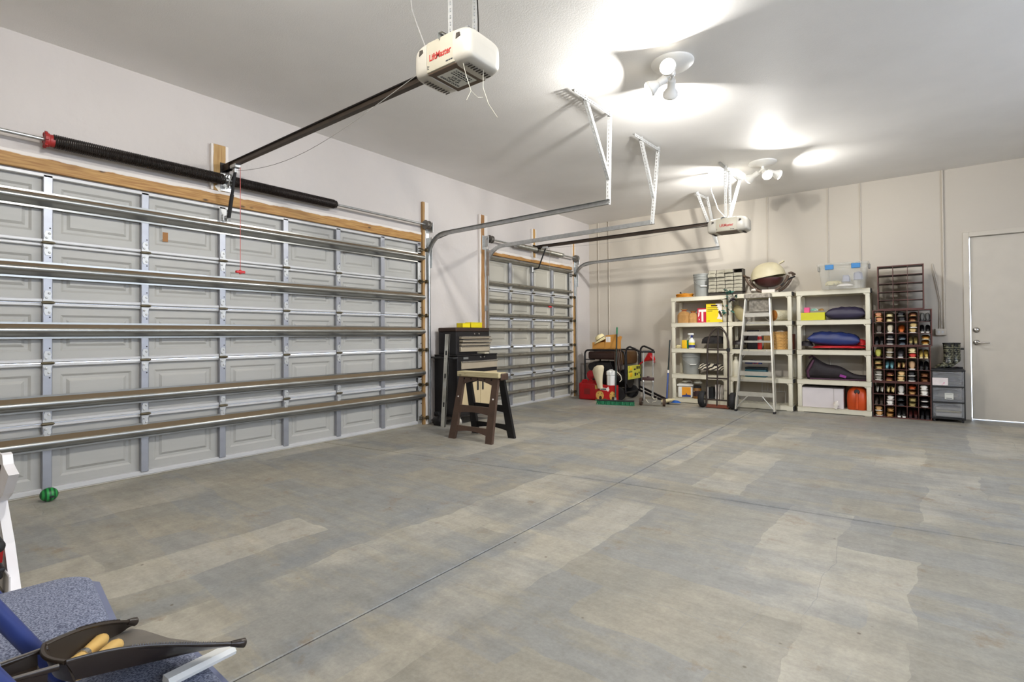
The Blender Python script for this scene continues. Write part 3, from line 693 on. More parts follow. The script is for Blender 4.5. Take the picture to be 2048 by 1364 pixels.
# loose twine, door arms, pull cords, wires
bm = NB(); tube(bm, [(3.12, -.10, 2.62), (3.13, -.085, 2.55), (3.15, -.07, 2.47), (3.13, -.085, 2.42)], .0016, 5); tube(bm, [(3.16, .02, 2.62), (3.155, .025, 2.52), (3.18, .04, 2.43), (3.21, .08, 2.36)], .0016, 5); tube(bm, [(3.15, -.07, 2.47), (3.155, -.02, 2.45), (3.15, .026, 2.47)], .0013, 5); obj('twine', bm, 'twine', op1)
def door_arm(op, y_off, p0, p1, p2):
    bm = NB(); tube(bm, [p0, p1], .011, 8); tube(bm, [p1, p2], .013, 8); obj('door_arm', bm, 'rubber', op)
bm = NB(); bx(bm, .20, .30, -.026, .026, 2.655, 2.69, .004); bx(bm, .235, .265, -.012, .012, 2.62, 2.66); obj('trolley', bm, 'galv', op1)
bm = NB(); tube(bm, [(.25, 0, 2.64), (.16, .012, 2.44), (.075, .022, 2.255)], [.013, .013, .013], 8); tube(bm, [(.16, .012, 2.44), (.07, .022, 2.245)], .017, 8); obj('door_arm', bm, 'rubber', op1, 50)
bm = NB(); bx(bm, .0, .012, -.034, .034, 2.20, 2.335, .006); bx(bm, .012, .06, -.020, -.015, 2.215, 2.27); bx(bm, .012, .06, .015, .020, 2.215, 2.27); cyl(bm, (.045, -.03, 2.245), (.045, .03, 2.245), .006, n=8); obj('door_bracket', bm, 'galv_white', op1)
bm = NB(); tube(bm, [(.30, .02, 2.66), (.302, .02, 2.2), (.30, .02, 1.735)], .0028, 5); obj('pull_cord', bm, 'cord_red', op1)
bm = NB(); bx(bm, .286, .314, -.02, .06, 1.715, 1.737, .005); bx(bm, .293, .307, .010, .030, 1.706, 1.746, .004); obj('pull_handle', bm, 'red_plastic', op1)
bm = NB()
pts = []
for k in range(17):
    q = k/16; pts.append((.22+q*2.45, -.03, 2.63+q*.09-.17*math.sin(PI*q)*(1-.3*q)))
tube(bm, pts, .0022, 5); obj('bell_wire', bm, 'cord_grey', op1)
bm = NB(); tube(bm, [(2.64, -.05, H), (2.655, -.06, 3.20), (2.67, -.06, 3.10), (2.72, -.06, 2.98), (2.80, -.05, 2.79)], .004, 6); obj('power_cord', bm, 'cord_grey', op1)
bm = NB(); tube(bm, [(3.02, .12, H), (3.03, .13, 3.0), (3.04, .12, 2.66)], .004, 6); obj('power_cord', bm, 'dark_steel', op1)
bm = NB(); bx(bm, .22, .32, -.026, .026, 2.575, 2.608, .004); obj('trolley', bm, 'galv_white', op2)
bm = NB(); tube(bm, [(.27, 0, 2.58), (.13, .01, 2.29), (.115, .01, 2.265), (.03, 0, 2.255)], [.012, .012, .014, .012], 8); obj('door_arm', bm, 'rubber', op2, 50)
bm = NB(); bx(bm, .0, .03, -.03, .03, 2.20, 2.29, .005); obj('door_bracket', bm, 'galv', op2)
bm = NB(); tube(bm, [(.33, .03, 2.58), (.332, .03, 1.62)], .002, 5); obj('pull_cord', bm, 'cord_grey', op2)
bm = NB(); bx(bm, .318, .345, -.02, .07, 1.60, 1.622, .005); bx(bm, .325, .339, .016, .036, 1.592, 1.63, .004); obj('pull_handle', bm, 'red_plastic', op2)
bm = NB(); pts = [(.35+q*2.6, -.02, 2.575+q*.04-.06*math.sin(PI*q)) for q in [k/12 for k in range(13)]]; tube(bm, pts, .002, 5); obj('bell_wire', bm, 'cord_grey', op2)
bm = NB(); tube(bm, [(2.885, .08, H), (2.89, .08, 3.24), (2.93, .05, 3.05), (2.99, .03, 2.88), (3.02, .0, 2.80), (3.10, -.03, 2.70), (3.12, -.03, 2.65)], .0055, 6); lathe(bm, [(.02, 0), (.02, -.03), (.009, -.05)], 10, T(2.885, .08, H)); obj('power_cord', bm, 'lamp_white', op2, 50)
# ================================================================ plastic shelving units against the back wall
mat('shelf_plastic', (216, 210, 190), .5, var=.03, sc=3)
mat('cap_dark', (34, 32, 32), .6)
SW, SD = .90, .43
TOPS = [.075, .475, .905, 1.335, 1.765]
def shelf_unit(label, x0, yf):
    t = thing('storage_shelf', label, 'shelving', (x0, yf, 0), 0, None)
    src = None
    for zt in TOPS:
        if src is None:
            bm = NB(); a = .068; th = .012
            bx(bm, 0, SW, 0, th, -a, 0, .004); bx(bm, 0, SW, SD-th, SD, -a, 0, .004); bx(bm, 0, th, th, SD-th, -a, 0, .002); bx(bm, SW-th, SW, th, SD-th, -a, 0, .002)
            n = 34
            for k in range(n): 
                x = th+.03+(SW-2*th-.06)*k/(n-1); bx(bm, x-.008, x+.008, th, SD-th, -.014, -.001)
            for k in range(6):
                y = th+(SD-2*th)*k/5; bx(bm, th, SW-th, y-.012, y+.012, -.010, -.0005)
            for cx in (0, SW-.10):
                bx(bm, cx+.004, cx+.096, .004, .10, -.016, 0); bx(bm, cx+.004, cx+.096, SD-.10, SD-.004, -.016, 0)
            # gussets
            for cx, s in ((0, 1), (SW, -1)):
                prism(bm, [(cx+s*.06, -a), (cx+s*.085, -a), (cx+s*.06, -a-.028)], .004, .016, MXZ)
            src = obj('shelf', bm, 'shelf_plastic', t, loc=(0, 0, zt))
            b2 = NB(); bx(b2, SW, SW+.014, .0, .16, -.060, -.004, .003); cap = obj('end_cap', b2, 'cap_dark', src)
        else:
            s2 = inst('shelf', src, t, (0, 0, zt)); inst('end_cap', cap, s2)
    ps = {}
    for a, b in zip(TOPS, TOPS[1:]):
        h = round(b-.068-a, 3)
        for px in (.004, SW-.060):
            for py in (.002, SD-.058):
                if h not in ps:
                    bm = NB(); bx(bm, 0, .056, 0, .056, 0, h, .012, seg=2); ps[h] = obj('post', bm, 'shelf_plastic', t, 40, loc=(px, py, a))
                else: inst('post', ps[h], t, (px, py, a))
    bm = NB()
    first = None
    for px in (.006, SW-.06):
        for py in (.004, SD-.058):
            if first is None: bm = NB(); bx(bm, 0, .054, 0, .054, 0, .01, .003); first = obj('foot', bm, 'shelf_plastic', t, loc=(px, py, 0))
            else: inst('foot', first, t, (px, py, 0))
    return t
AX, BX, CX = 1.815, 2.748, 3.695
AY, BY, CY = -.455, -.52, -.455
shelf_unit('cream plastic five-tier shelf unit with two grey buckets, left of three', AX, AY)
shelf_unit('cream plastic five-tier shelf unit behind the aluminium stepladder', BX, BY)
shelf_unit('cream plastic five-tier shelf unit holding pillows and clear tote', CX, CY)
Z1, Z2, Z3, Z4, Z5 = TOPS[4], TOPS[3], TOPS[2], TOPS[1], TOPS[0]
# ---------------------------------------------------------------- top of left unit
mat('cord_orange', (206, 136, 30), .55); mat('bucket_grey', (150, 152, 148), .45, var=.05, sc=4); mat('bail', (196, 196, 194), .35, .7)
bm = NB()
for k, (r, z) in enumerate(((.135, .016), (.128, .034), (.14, .052), (.12, .018), (.118, .050))):
    tube(bm, [(r*math.cos(a)+.004*math.sin(5*a+k), .72*r*math.sin(a), z+.006*math.sin(3*a+k)) for a in [2*PI*j/28 for j in range(28)]], .010, 6, closed=True)
tube(bm, [(.10, .02, .055), (.0, .03, .075), (-.09, .0, .062), (-.06, -.05, .066)], .010, 6)
o = tag(obj('extension_cord', bm, 'cord_orange', None, 50, (1.985, -.27, Z1)), 'coiled orange extension cord on top of left shelf unit', 'cord')
bm = NB(); lathe(bm, [(.014, 0), (.014, .03), (.010, .034)], 8, T(-.07, 0, .068)); obj('plug', bm, 'rubber', o)
def bucket(label, loc, r0, r1, h, rz, s):
    t = thing('plastic_bucket', label, 'bucket', loc, rz, 'grey plastic buckets')
    bm = NB(); lathe(bm, [(r0*.96, 0), (r0, .008), (r0+(r1-r0)*.72, h*.74), (r1*.985, h*.745), (r1*1.03, h*.75), (r1*1.03, h*.775), (r1*.99, h*.78), (r1, h*.86), (r1*1.035, h*.865), (r1*1.035, h*.885), (r1, h*.89), (r1, h*.95), (r1*1.04, h*.955), (r1*1.04, h), (r1*.97, h), (r1*.95, h*.9), (r0*.9, h*.03), (.0, h*.03)], 40, cap=False)
    bm.faces.new([v for v in bm.verts[:40]][::-1]); obj('pail', bm, 'bucket_grey', t, 35)
    bm = NB(); pts = []
    for k in range(21):
        a = PI*k/20; pts.append((r1*1.04*math.cos(a), -r1*1.04*math.sin(a)*.97-.004, h*.80-h*.36*math.sin(a)**1.2))
    tube(bm, pts, .0028, 6); b = obj('bail_wire', bm, 'bail', t, 60)
    bm = NB(); cyl(bm, (-.05, -r1*1.04*.99-.004, h*.445), (.05, -r1*1.04*.99-.004, h*.445), .009, n=10); obj('grip', bm, 'lamp_white', b, 50)
bucket('empty grey bucket on top of the left shelf unit', (2.285, -.30, Z1), .115, .132, .375, .5, 1)
bucket('grey bucket on fourth shelf beside zebra striped bag', (2.085, -.27, Z4), .128, .150, .375, .5, 1)
# drawer organizer straddling both tops
mat('organizer_frame', (74, 68, 60), .5, var=.1); mat('organizer_drawer', (186, 180, 164), .35, var=.10, sc=9, alpha=.93)
mat('organizer_front', (160, 155, 138), .3, var=.12, sc=12)
t = thing('drawer_organizer', 'small parts cabinet of cloudy drawers between bucket and grill', 'organizer', (2.70, -.46, Z1), 0)
W_, H_, D_ = .52, .36, .17
bm = NB(); z0 = .045
bx(bm, -.26, -.252, 0, D_, z0, z0+H_); bx(bm, .252, .26, 0, D_, z0, z0+H_); bx(bm, -.26, .26, 0, D_, z0+H_-.008, z0+H_); bx(bm, -.26, .26, 0, D_, z0, z0+.008); bx(bm, -.26, .26, D_-.006, D_, z0, z0+H_)
for k in range(1, 6): bx(bm, -.252, .252, .006, D_, z0+k*H_/6-.003, z0+k*H_/6+.003)
for k in range(1, 4): bx(bm, -.26+k*.13-.003, -.26+k*.13+.003, .006, D_, z0, z0+H_)
obj('cabinet_frame', bm, 'organizer_frame', t)
bm = NB(); bx(bm, -.25, .25, -.0, D_, 0, .045, .004); obj('base_block', bm, 'organizer_frame', t)
out = {(5, 2): .035, (4, 0): .05, (4, 1): .03, (4, 3): .02, (3, 2): .018, (0, 0): .035, (0, 1): .035, (0, 2): .035, (0, 3): .035, (4, 2): .012}
dr = None
for r in range(6):
    for c in range(4):
        if (r, c) == (5, 3): continue
        loc = (-.26+.13*c+.065, -out.get((r, c), 0), z0+r*H_/6+.004)
        if dr is None:
            bm = NB(); bx(bm, -.060, .060, -.004, .0, 0, .052, .002); bx(bm, -.060, -.057, 0, .13, 0, .044); bx(bm, .057, .060, 0, .13, 0, .044); bx(bm, -.06, .06, 0, .13, 0, .003)
            bx(bm, -.05, .05, .01, .11, .004, .030, .006); dr = obj('drawer', bm, 'organizer_front', t, loc=loc); b2 = NB(); bx(b2, -.03, .03, -.012, -.004, .010, .016, .002); pl = obj('pull', b2, 'organizer_front', dr)
        else: d2 = inst('drawer', dr, t, loc); inst('pull', pl, d2)
# kettle / table grill
mat('grill_lid', (196, 186, 154), .45, var=.08, sc=5); mat('grill_bowl', (62, 22, 20), .4, var=.2); mat('grill_leg', (84, 66, 52), .55, var=.15); mat('foam_white', (220, 212, 202), .7)
t = thing('portable_grill', 'portable grill with tan clamshell lid on curved brown legs', 'grill', (3.30, -.30, Z1), 0)
def clam(bm, sx, sy, hz, z0, up, n=32, rot=None, prof=1.0):
    rings = []
    for i in range(9):
        q = i/8; a = q*PI/2; rr = math.cos(a)**.8 if i < 8 else 0.0; zz = math.sin(a)
        ring = []
        for k in range(n):
            th = 2*PI*k/n; co = Vector((sx*rr*math.copysign(abs(math.cos(th))**.85, math.cos(th)), sy*rr*math.copysign(abs(math.sin(th))**.85, math.sin(th)), z0+up*hz*zz))
            ring.append(bm.verts.new(rot @ co if rot is not None else co))
        rings.append(ring)
    for a, b in zip(rings, rings[1:]):
        for k in range(n): bm.faces.new((a[k], a[(k+1) % n], b[(k+1) % n], b[k]))
bm = NB(); clam(bm, .205, .165, .135, .11+.125, -1); bx(bm, -.205, .205, -.01, .01, .228, .236); obj('fire_bowl', bm, 'grill_bowl', t, 50)
bm = NB(); clam(bm, .245, .185, .235, .0, 1, rot=T(-.005, 0, .245) @ RY(-.16)); clam(bm, .235, .175, .22, .0, 1, rot=T(-.005, 0, .247) @ RY(-.16)); prism(bm, [(.20, -.03), (.275, -.03), (.275, .03), (.20, .05)], .02, .04, T(-.01, 0, .33) @ RY(-.5)); obj('lid', bm, 'grill_lid', t, 50)
for sy in (-.14, .14):
    bm = NB()
    fr = []
    for k in range(15):
        a = PI*1.12+PI*.76*k/14; x = .40*math.cos(a); z = .40+.385*math.sin(a)
        fr.append((x*.80+.0, sy, z*.96+.0))
    tube(bm, fr, .019, 8); obj('leg_rail', bm, 'grill_leg', t, 50)
for sx, dx in ((-1, .02), (1, -.02)):
    bm = NB(); tube(bm, [(sx*.30, -.15, .275), (sx*.335, -.14, .285), (sx*.335, .14, .285), (sx*.30, .15, .275)], .017, 8); obj('end_handle', bm, 'grill_leg', t, 50)
bm = NB(); tube(bm, [(.20, -.18, .10), (.30, -.10, .20), (.36, -.02, .235)], .012, 8); obj('gas_hose', bm, 'rubber', t, 50)
bm = NB(); bx(bm, -.09, .09, -.185, .10, .0, .048, .004); tag(obj('foam_block', bm, 'foam_white', None, None, (3.33, -.315, Z1)), 'pale foam block wedged under the portable grill', 'block')
bm = NB(); blob(bm, (0, 0, .045), .05, .05, .048, 3, .2, 3, 14, 10, flat=0.0); tag(obj('rag_bundle', bm, 'foam_white', None, 50, (3.12, -.42, Z1)), 'small crumpled pale rag bundle left under grill', 'rag')
# ---------------------------------------------------------------- left unit, second shelf
mat('paper_bag', (176, 132, 76), .8, var=.15, sc=9, bump=.5, bsc=25); mat('book_red', (188, 24, 56), .5, var=.08); mat('box_yellow', (232, 206, 20), .5, var=.04); mat('print_white', (232, 226, 220), .5); mat('dog_brown', (60, 38, 24), .7)
def paper_bag(label, loc, s, seed, rz):
    t = thing('paper_bag', label, 'paper bag', loc, rz); bm = NB()
    prof = [(1.0, 0), (1.02, .3), (.98, .55), (.80, .72), (.42, .84), (.30, .88), (.52, .96), (.60, 1.0)]
    from mathutils import noise
    rings = []
    for i, (k, z) in enumerate(prof):
        ring = []
        for j in range(24):
            a = 2*PI*j/24; n = noise.noise(Vector((math.cos(a)*2+seed, math.sin(a)*2, z*4)))*.18*(1 if i else 0)
            e = .55 if i < 4 else .9
            ring.append(bm.verts.new((s[0]*k*(1+n)*math.copysign(abs(math.cos(a))**e, math.cos(a)), s[1]*k*(1+n)*math.copysign(abs(math.sin(a))**e, math.sin(a)), s[2]*(z+n*.12))))
        rings.append(ring)
    for a, b in zip(rings, rings[1:]):
        for j in range(24): bm.faces.new((a[j], a[(j+1) % 24], b[(j+1) % 24], b[j]))
    bm.faces.new(rings[0][::-1]); bm.faces.new(rings[-1]); obj('bag_body', bm, 'paper_bag', t)
    bm = NB(); tube(bm, [(s[0]*.34*math.cos(a), s[1]*.34*math.sin(a), s[2]*.87) for a in [2*PI*j/16 for j in range(16)]], .006, 5, closed=True); obj('tie', bm, 'red_paint', t)
paper_bag('brown paper bag with twisted neck nearest the shelf post', (1.995, -.33, Z2), (.100, .08, .235), 1, 0)
paper_bag('slumped brown paper bag beside the red book', (2.135, -.30, Z2), (.095, .09, .20), 5, .6)
t = thing('boxed_book', 'red box with a large white letter T', 'box', (2.305, -.385, Z2))
bm = NB(); bx(bm, -.072, .072, 0, .06, 0, .235, .003); obj('carton', bm, 'book_red', t)
text('letter', 'T', .27, 'print_white', t, T(.01, -.0008, .105) @ RX(PI/2), xs=.72, bold=.008)
bm = NB(); prism(bm, [(-.055, .16), (-.035, .2), (-.038, .12), (-.06, .09)], -.001, .001, T(0, 0, 0) @ MXZ); prism(bm, [(-.05, .07), (-.03, .05), (-.045, .035)], -.001, .001, MXZ); obj('printed_leaf', bm, 'print_white', t)
t = thing('cereal_style_carton', 'tall yellow carton with a dark dog picture', 'box', (2.505, -.385, Z2), 0); t.name = 'pet_carton'
bm = NB(); bx(bm, -.13, .13, 0, .075, 0, .305, .003); obj('carton', bm, 'box_yellow', t)
bm = NB(); prism(bm, [(.02, .302), (.127, .302), (.127, .03), (.095, .05), (.04, .06), (.06, .10), (.072, .17)], -.0012, .0, MXZ); obj('white_panel', bm, 'print_white', t)
bm = NB(); prism(bm, [(.065, .17), (.075, .19), (.095, .185), (.105, .16), (.122, .11), (.12, .085), (.095, .088), (.09, .11), (.078, .135), (.07, .15)], -.0022, -.0012, MXZ); obj('dog_picture', bm, 'dog_brown', t)
bm = NB(); bx(bm, -.05, .05, -.0022, -.0012, .262, .284); obj('title_band', bm, 'dog_brown', t)
bm = NB()
for z, a, b in ((.235, -.11, .06), (.205, -.11, .07), (.18, -.11, -.03), (.02, -.11, -.07)): bx(bm, a, b, -.0022, 0, z, z+.012 if z > .1 else z+.010)
obj('print_line', bm, mat('olive_print', (150, 132, 30), .6), t)['kind'] = 'stuff'
# ---------------------------------------------------------------- left unit, third shelf
mat('sponge_yellow', (232, 184, 26), .8, bump=.4, bsc=90); mat('scrub_green', (34, 116, 60), .85); mat('film_clear', (226, 226, 214), .25, alpha=.5)
t = thing('sponge_pack', 'pack of yellow sponges with green scrub backs', 'sponges', (2.02, -.36, Z3))
bm = NB(); bx(bm, -.058, .03, -.02, .045, 0, .14, .012, seg=2); obj('sponge', bm, 'sponge_yellow', t, 50)
bm = NB(); bx(bm, .031, .052, -.02, .045, 0, .14, .006); obj('scrub_pad', bm, 'scrub_green', t)
mat('bottle_white', (226, 226, 222), .4, var=.02); mat('bottle_blue', (44, 54, 116), .45, var=.1); mat('label_yellow', (222, 206, 70), .5)
t = thing('spray_bottle', 'trigger spray bottle with blue and yellow label', 'spray bottle', (2.13, -.37, Z3), .2)
bm = NB(); lathe(bm, [(.046, 0), (.05, .01), (.05, .11), (.044, .14), (.022, .165), (.016, .185), (.016, .2)], 20, Matrix.Diagonal((1, .6, 1, 1))); obj('bottle_body', bm, 'bottle_white', t, 50)
bm = NB(); lathe(bm, [(.0505, .015), (.0505, .06)], 20, Matrix.Diagonal((1, .62, 1, 1)), cap=False); obj('label_band', bm, 'bottle_blue', t, 50)
bm = NB(); lathe(bm, [(.0507, .062), (.0507, .10)], 20, Matrix.Diagonal((1, .62, 1, 1)), cap=False); obj('label_band', bm, 'label_yellow', t, 50)
bm = NB(); lathe(bm, [(.019, .185), (.019, .215), (.012, .222)], 14); obj('collar', bm, 'bottle_blue', t, 40)
bm = NB(); bx(bm, -.055, .035, -.014, .014, .222, .256, .010, seg=2); bx(bm, -.062, -.055, -.008, .008, .236, .250, .002); bx(bm, -.03, -.02, -.006, .006, .17, .224, .002, M=T(-.025, 0, .2) @ RY(.25) @ T(.025, 0, -.2)); obj('trigger_head', bm, 'bottle_white', t, 50)
mat('black_cloth', (30, 26, 26), .85, var=.3, sc=14, bump=.6, bsc=22)
bm = NB(); blob(bm, (.05, 0, .085), .19, .14, .125, 2, .16, 2.2, 36, 22, flat=0.0, pw=.8); tag(obj('duffel_bag', bm, 'black_cloth', None, 60, (2.42, -.27, Z3)), 'slumped black fabric bag on third shelf of left unit', 'bag')
bm = NB(); tube(bm, [(0, 0, .008), (.04, .0, .02), (.07, .02, .012), (.03, .03, .03), (-.02, .01, .02)], .010, 6); blob(bm, (.02, .02, .03), .05, .03, .03, 4, .3, 4, 14, 10, flat=0.0); tag(obj('cleaning_rag', bm, mat('rag_cream', (206, 194, 150), .8, c2=(70, 66, 50), c2lo=.55, c2hi=.6, sc=20), None, 50, (1.885, -.38, Z3)), 'crumpled cream rag beside the sponge pack', 'rag')
bm = NB(); blob(bm, (0, 0, .10), .085, .05, .11, 9, .18, 3, 18, 12, flat=0.0); tag(obj('plastic_wrap', bm, 'film_clear', None, 50, (2.06, -.20, Z3)), 'clear crinkled plastic wrap behind the spray bottle', 'wrap')
# ---------------------------------------------------------------- left unit, fourth and bottom shelves
def zebra_mat():
    m = mat('zebra', (226, 218, 196), .75); nt = m.node_tree; N = nt.nodes; L = nt.links
    w = N.new('ShaderNodeTexWave'); w.inputs['Scale'].default_value = 7.0; w.inputs['Distortion'].default_value = 7; w.inputs['Detail'].default_value = 1.5; w.inputs['Detail Scale'].default_value = 1.2; w.bands_direction = 'Z'
    tc = N.new('ShaderNodeTexCoord'); mp = N.new('ShaderNodeMapping'); mp.inputs['Rotation'].default_value = (0, .5, 0); L.new(tc.outputs['Object'], mp.inputs[0]); L.new(mp.outputs[0], w.inputs['Vector'])
    r = N.new('ShaderNodeValToRGB'); r.color_ramp.elements[0].position = .50; r.color_ramp.elements[0].color = lin((222, 212, 190)); r.color_ramp.elements[1].position = .54; r.color_ramp.elements[1].color = lin((34, 28, 26)); L.new(w.outputs[0], r.inputs[0]); L.new(r.outputs[0], N['Principled BSDF'].inputs['Base Color'])
zebra_mat()
bm = NB(); blob(bm, (0, 0, .085), .20, .12, .105, 6, .10, 2.2, 32, 20, flat=0.0, pw=.55); tag(obj('zebra_bag', bm, 'zebra', None, 50, (2.44, -.31, Z4)), 'zebra striped fabric bag beside the lower grey bucket', 'bag')
mat('tub_white', (226, 224, 216), .4, var=.02); mat('label_orange', (226, 150, 22), .5, var=.06); mat('label_blue', (30, 48, 110), .5)
t = thing('laundry_tub', 'white tub with orange and blue label on bottom shelf', 'tub', (2.0, -.315, Z5), .25)
bm = NB(); bx(bm, -.12, .12, -.09, .09, 0, .20, .03, seg=3); obj('tub_body', bm, 'tub_white', t, 40)
bm = NB(); bx(bm, -.132, .132, -.102, .102, .20, .228, .010, seg=2); bx(bm, -.11, .11, -.08, .08, .228, .24, .006); obj('tub_lid', bm, 'tub_white', t, 40)
bm = NB(); bx(bm, -.052, .09, -.0915, -.0900, .045, .185); l = obj('label_panel', bm, 'label_orange', t); bm = NB(); prism(bm, [(-.052, .02), (.09, .02), (.09, .05), (.03, .06), (.024, .085), (.016, .085), (.01, .058), (-.052, .045)], -.0922, -.0914, MXZ); obj('label_print', bm, 'label_blue', l)
bm = NB(); blob(bm, (0, 0, .02), .09, .05, .035, 8, .3, 4, 16, 10, flat=0.0); tag(obj('work_gloves', bm, mat('glove', (214, 210, 196), .85, c2=(40, 38, 34), c2lo=.55, c2hi=.6, sc=18), None, 50, (2.03, -.31, Z5+.24)), 'crumpled white work gloves on the white tub', 'gloves')
t = thing('snack_jar', 'clear jar with dark label behind hand truck wheel', 'jar', (2.20, -.33, Z5), 0)
bm = NB(); lathe(bm, [(.062, 0), (.066, .01), (.066, .15), (.058, .17), (.058, .178)], 22); obj('jar_body', bm, mat('jar_contents', (140, 96, 40), .4, var=.3, sc=30), t, 40)
bm = NB(); lathe(bm, [(.068, .04), (.068, .13)], 22, cap=False); obj('jar_label', bm, mat('jar_label', (52, 30, 34), .5, c2=(206, 190, 170), c2lo=.6, c2hi=.62, sc=26), t, 50)
bm = NB(); lathe(bm, [(.062, .176), (.062, .205), (.056, .21)], 22); obj('jar_lid', bm, 'rubber', t, 40)
bm = NB(); blob(bm, (0, 0, .04), .07, .05, .05, 11, .3, 4, 16, 10, flat=0.0); tag(obj('plastic_wrap', bm, 'film_clear', None, 50, (2.21, -.32, Z5+.21)), 'crinkled clear wrap on top of the snack jar', 'wrap')
for k, (x, w, h, m, lb) in enumerate(((2.375, .04, .20, 'print_white', 'thin white carton standing beside the black carton'), (2.435, .072, .20, 'box_black', 'black carton with white print behind the hand truck'))):
    if m == 'box_black': mat('box_black', (30, 32, 36), .5, c2=(196, 196, 196), c2lo=.62, c2hi=.64, sc=22)
    bm = NB(); bx(bm, -w/2, w/2, 0, .16, 0, h, .002); tag(obj('carton', bm, m, None, None, (x, -.38, Z5)), lb, 'box')
t = thing('slat_bundle', 'bundle of white slats standing by right post of left unit', 'slats', (2.545, -.37, Z5)); rnd = random.Random(5)
for k in range(6):
    bm = NB(); bx(bm, -.004, .004, -.03, .03, 0, .235+rnd.uniform(-.02, .02), M=T(-.05+k*.02, rnd.uniform(0, .04), 0) @ RY(rnd.uniform(-.06, .10)) @ RZ(rnd.uniform(-.4, .4))); obj('slat', bm, 'print_white', t)
# ---------------------------------------------------------------- middle unit contents
mat('leaf_teal', (40, 92, 80), .6, var=.3); mat('leaf_dark', (44, 36, 40), .6, var=.3, c2=(150, 140, 140), c2lo=.62, c2hi=.66, sc=30)
t = thing('silk_wreath', 'hanging bundle of teal and dark artificial flowers at shelf corner', 'wreath', (2.80, -.555, 1.50)); rnd = random.Random(11)
for k in range(44):
    a = rnd.uniform(0, 2*PI); p = Vector((rnd.gauss(0, .038)+(.05 if k % 3 == 0 else -.02), rnd.uniform(-.03, .0), rnd.uniform(-.04, .33) if k % 3 else rnd.uniform(.14, .26)))
    if p.z < .05: p.x -= .03
    bm = NB(); L = rnd.uniform(.05, .085); w = L*.55
    M = Matrix.Translation(p) @ RZ(a) @ RX(rnd.uniform(-1, 1)) @ RY(rnd.uniform(-1, 1))
    prism(bm, [(0, 0), (L*.4, w*.5), (L, 0), (L*.4, -w*.5)], -.001, .001, M); obj('leaf', bm, 'leaf_dark' if k % 3 == 0 else 'leaf_teal', t)
bm = NB(); tube(bm, [(-.03, 0, -.06), (-.035, -.012, .1), (-.01, -.012, .22), (.05, -.012, .24), (.09, -.01, .15)], .004, 5); obj('stem', bm, 'leaf_dark', t)
mat('canteen', (160, 148, 108), .6, var=.1); 
t = thing('canteen', 'olive oval canteen leaning on second shelf behind ladder', 'canteen', (2.90, -.36, Z2))
bm = NB(); sphere(bm, (0, 0, 0), 1.0, (.080, .035, .142), 22, 14, M=T(-.01, 0, .136) @ RY(-.45)); obj('body', bm, 'canteen', t, 60)
bm = NB(); tube(bm, [(-.02, -.04, .02), (-.07, -.05, -.01), (-.06, -.052, -.05), (.02, -.05, -.055)], .004, 5); obj('strap', bm, 'dog_brown', t)
mat('bark', (196, 188, 160), .9, var=.2, c2=(92, 70, 46), c2lo=.6, c2hi=.7, sc=18); mat('log_end', (176, 112, 44), .8, c2=(60, 32, 16), c2lo=.6, c2hi=.68, sc=10)
t = thing('firewood_log', 'short log with orange brown cut end on second shelf', 'log', (3.47, -.36, Z2), -.75)
bm = NB(); tube(bm, [(0, -.11, .086), (0, .11, .086)], [.085, .080], 24); obj('bark', bm, 'bark', t, 50)
bm = NB(); cyl(bm, (0, -.113, .086), (0, -.109, .086), .080, n=24); obj('cut_end', bm, 'log_end', t)
mat('leather_dark', (38, 30, 30), .5, var=.3, sc=10)
t = thing('ankle_boots', 'dark crumpled boots lying on third shelf behind ladder', 'boots', (2.86, -.34, Z3))
bm = NB(); blob(bm, (0, 0, .07), .11, .06, .07, 13, .15, 2, 24, 14, flat=0.0); tube(bm, [(.02, 0, .08), (.07, .02, .17), (.11, .05, .24)], [.05, .055, .06], 14); obj('upper', bm, 'leather_dark', t, 60)
bm = NB(); bx(bm, -.12, .10, -.055, .055, 0, .014, .005); obj('sole', bm, 'rubber', t)
bm = NB(); bx(bm, -.085, .085, 0, .13, 0, .30, .004, M=RZ(.3)); tag(obj('dark_carton', bm, mat('dark_box', (30, 26, 32), .6, c2=(96, 70, 50), c2lo=.66, c2hi=.7, sc=9), None, None, (3.07, -.30, Z3)), 'tall dark carton leaning behind the ladder on third shelf', 'box')
t = thing('spray_can', 'red spray can standing on third shelf behind ladder', 'can', (3.19, -.43, Z3))
bm = NB(); lathe(bm, [(.030, 0), (.032, .004), (.032, .185), (.026, .20)], 18); obj('can_body', bm, 'red_plastic', t, 40)
bm = NB(); lathe(bm, [(.0265, .20), (.0265, .232), (.02, .236)], 18); obj('can_cap', bm, 'print_white', t, 40)
bm = NB(); lathe(bm, [(.0325, .12), (.0325, .15)], 18, cap=False); obj('label_band', bm, 'print_white', t, 50)
bm = NB(); bx(bm, -.045, .045, 0, .10, 0, .21, .004); tag(obj('wooden_box', bm, 'pine_v', None, None, (3.265, -.30, Z3)), 'narrow wooden box between red can and wicker basket', 'box')
mat('wicker', (206, 160, 92), .7, var=.15, sc=20); mat('wicker_dark', (150, 100, 46), .7)
t = thing('wicker_basket', 'woven tan wicker basket on third shelf', 'basket', (3.45, -.30, Z3))
nr = 12
for r in range(nr):
    bm = NB(); z = .012+r*.0225; k_ = 1+.10*r/nr; pts = []
    for j in range(48):
        th = 2*PI*j/48; e = .6; rr = .004*math.sin(12*th+(r % 2)*PI)
        pts.append(((.102*k_+rr)*math.copysign(abs(math.cos(th))**e, math.cos(th)), (.11*k_+rr)*math.copysign(abs(math.sin(th))**e, math.sin(th)), z))
    tube(bm, pts, .0115, 6, closed=True); obj('woven_strand', bm, 'wicker', t, 60)
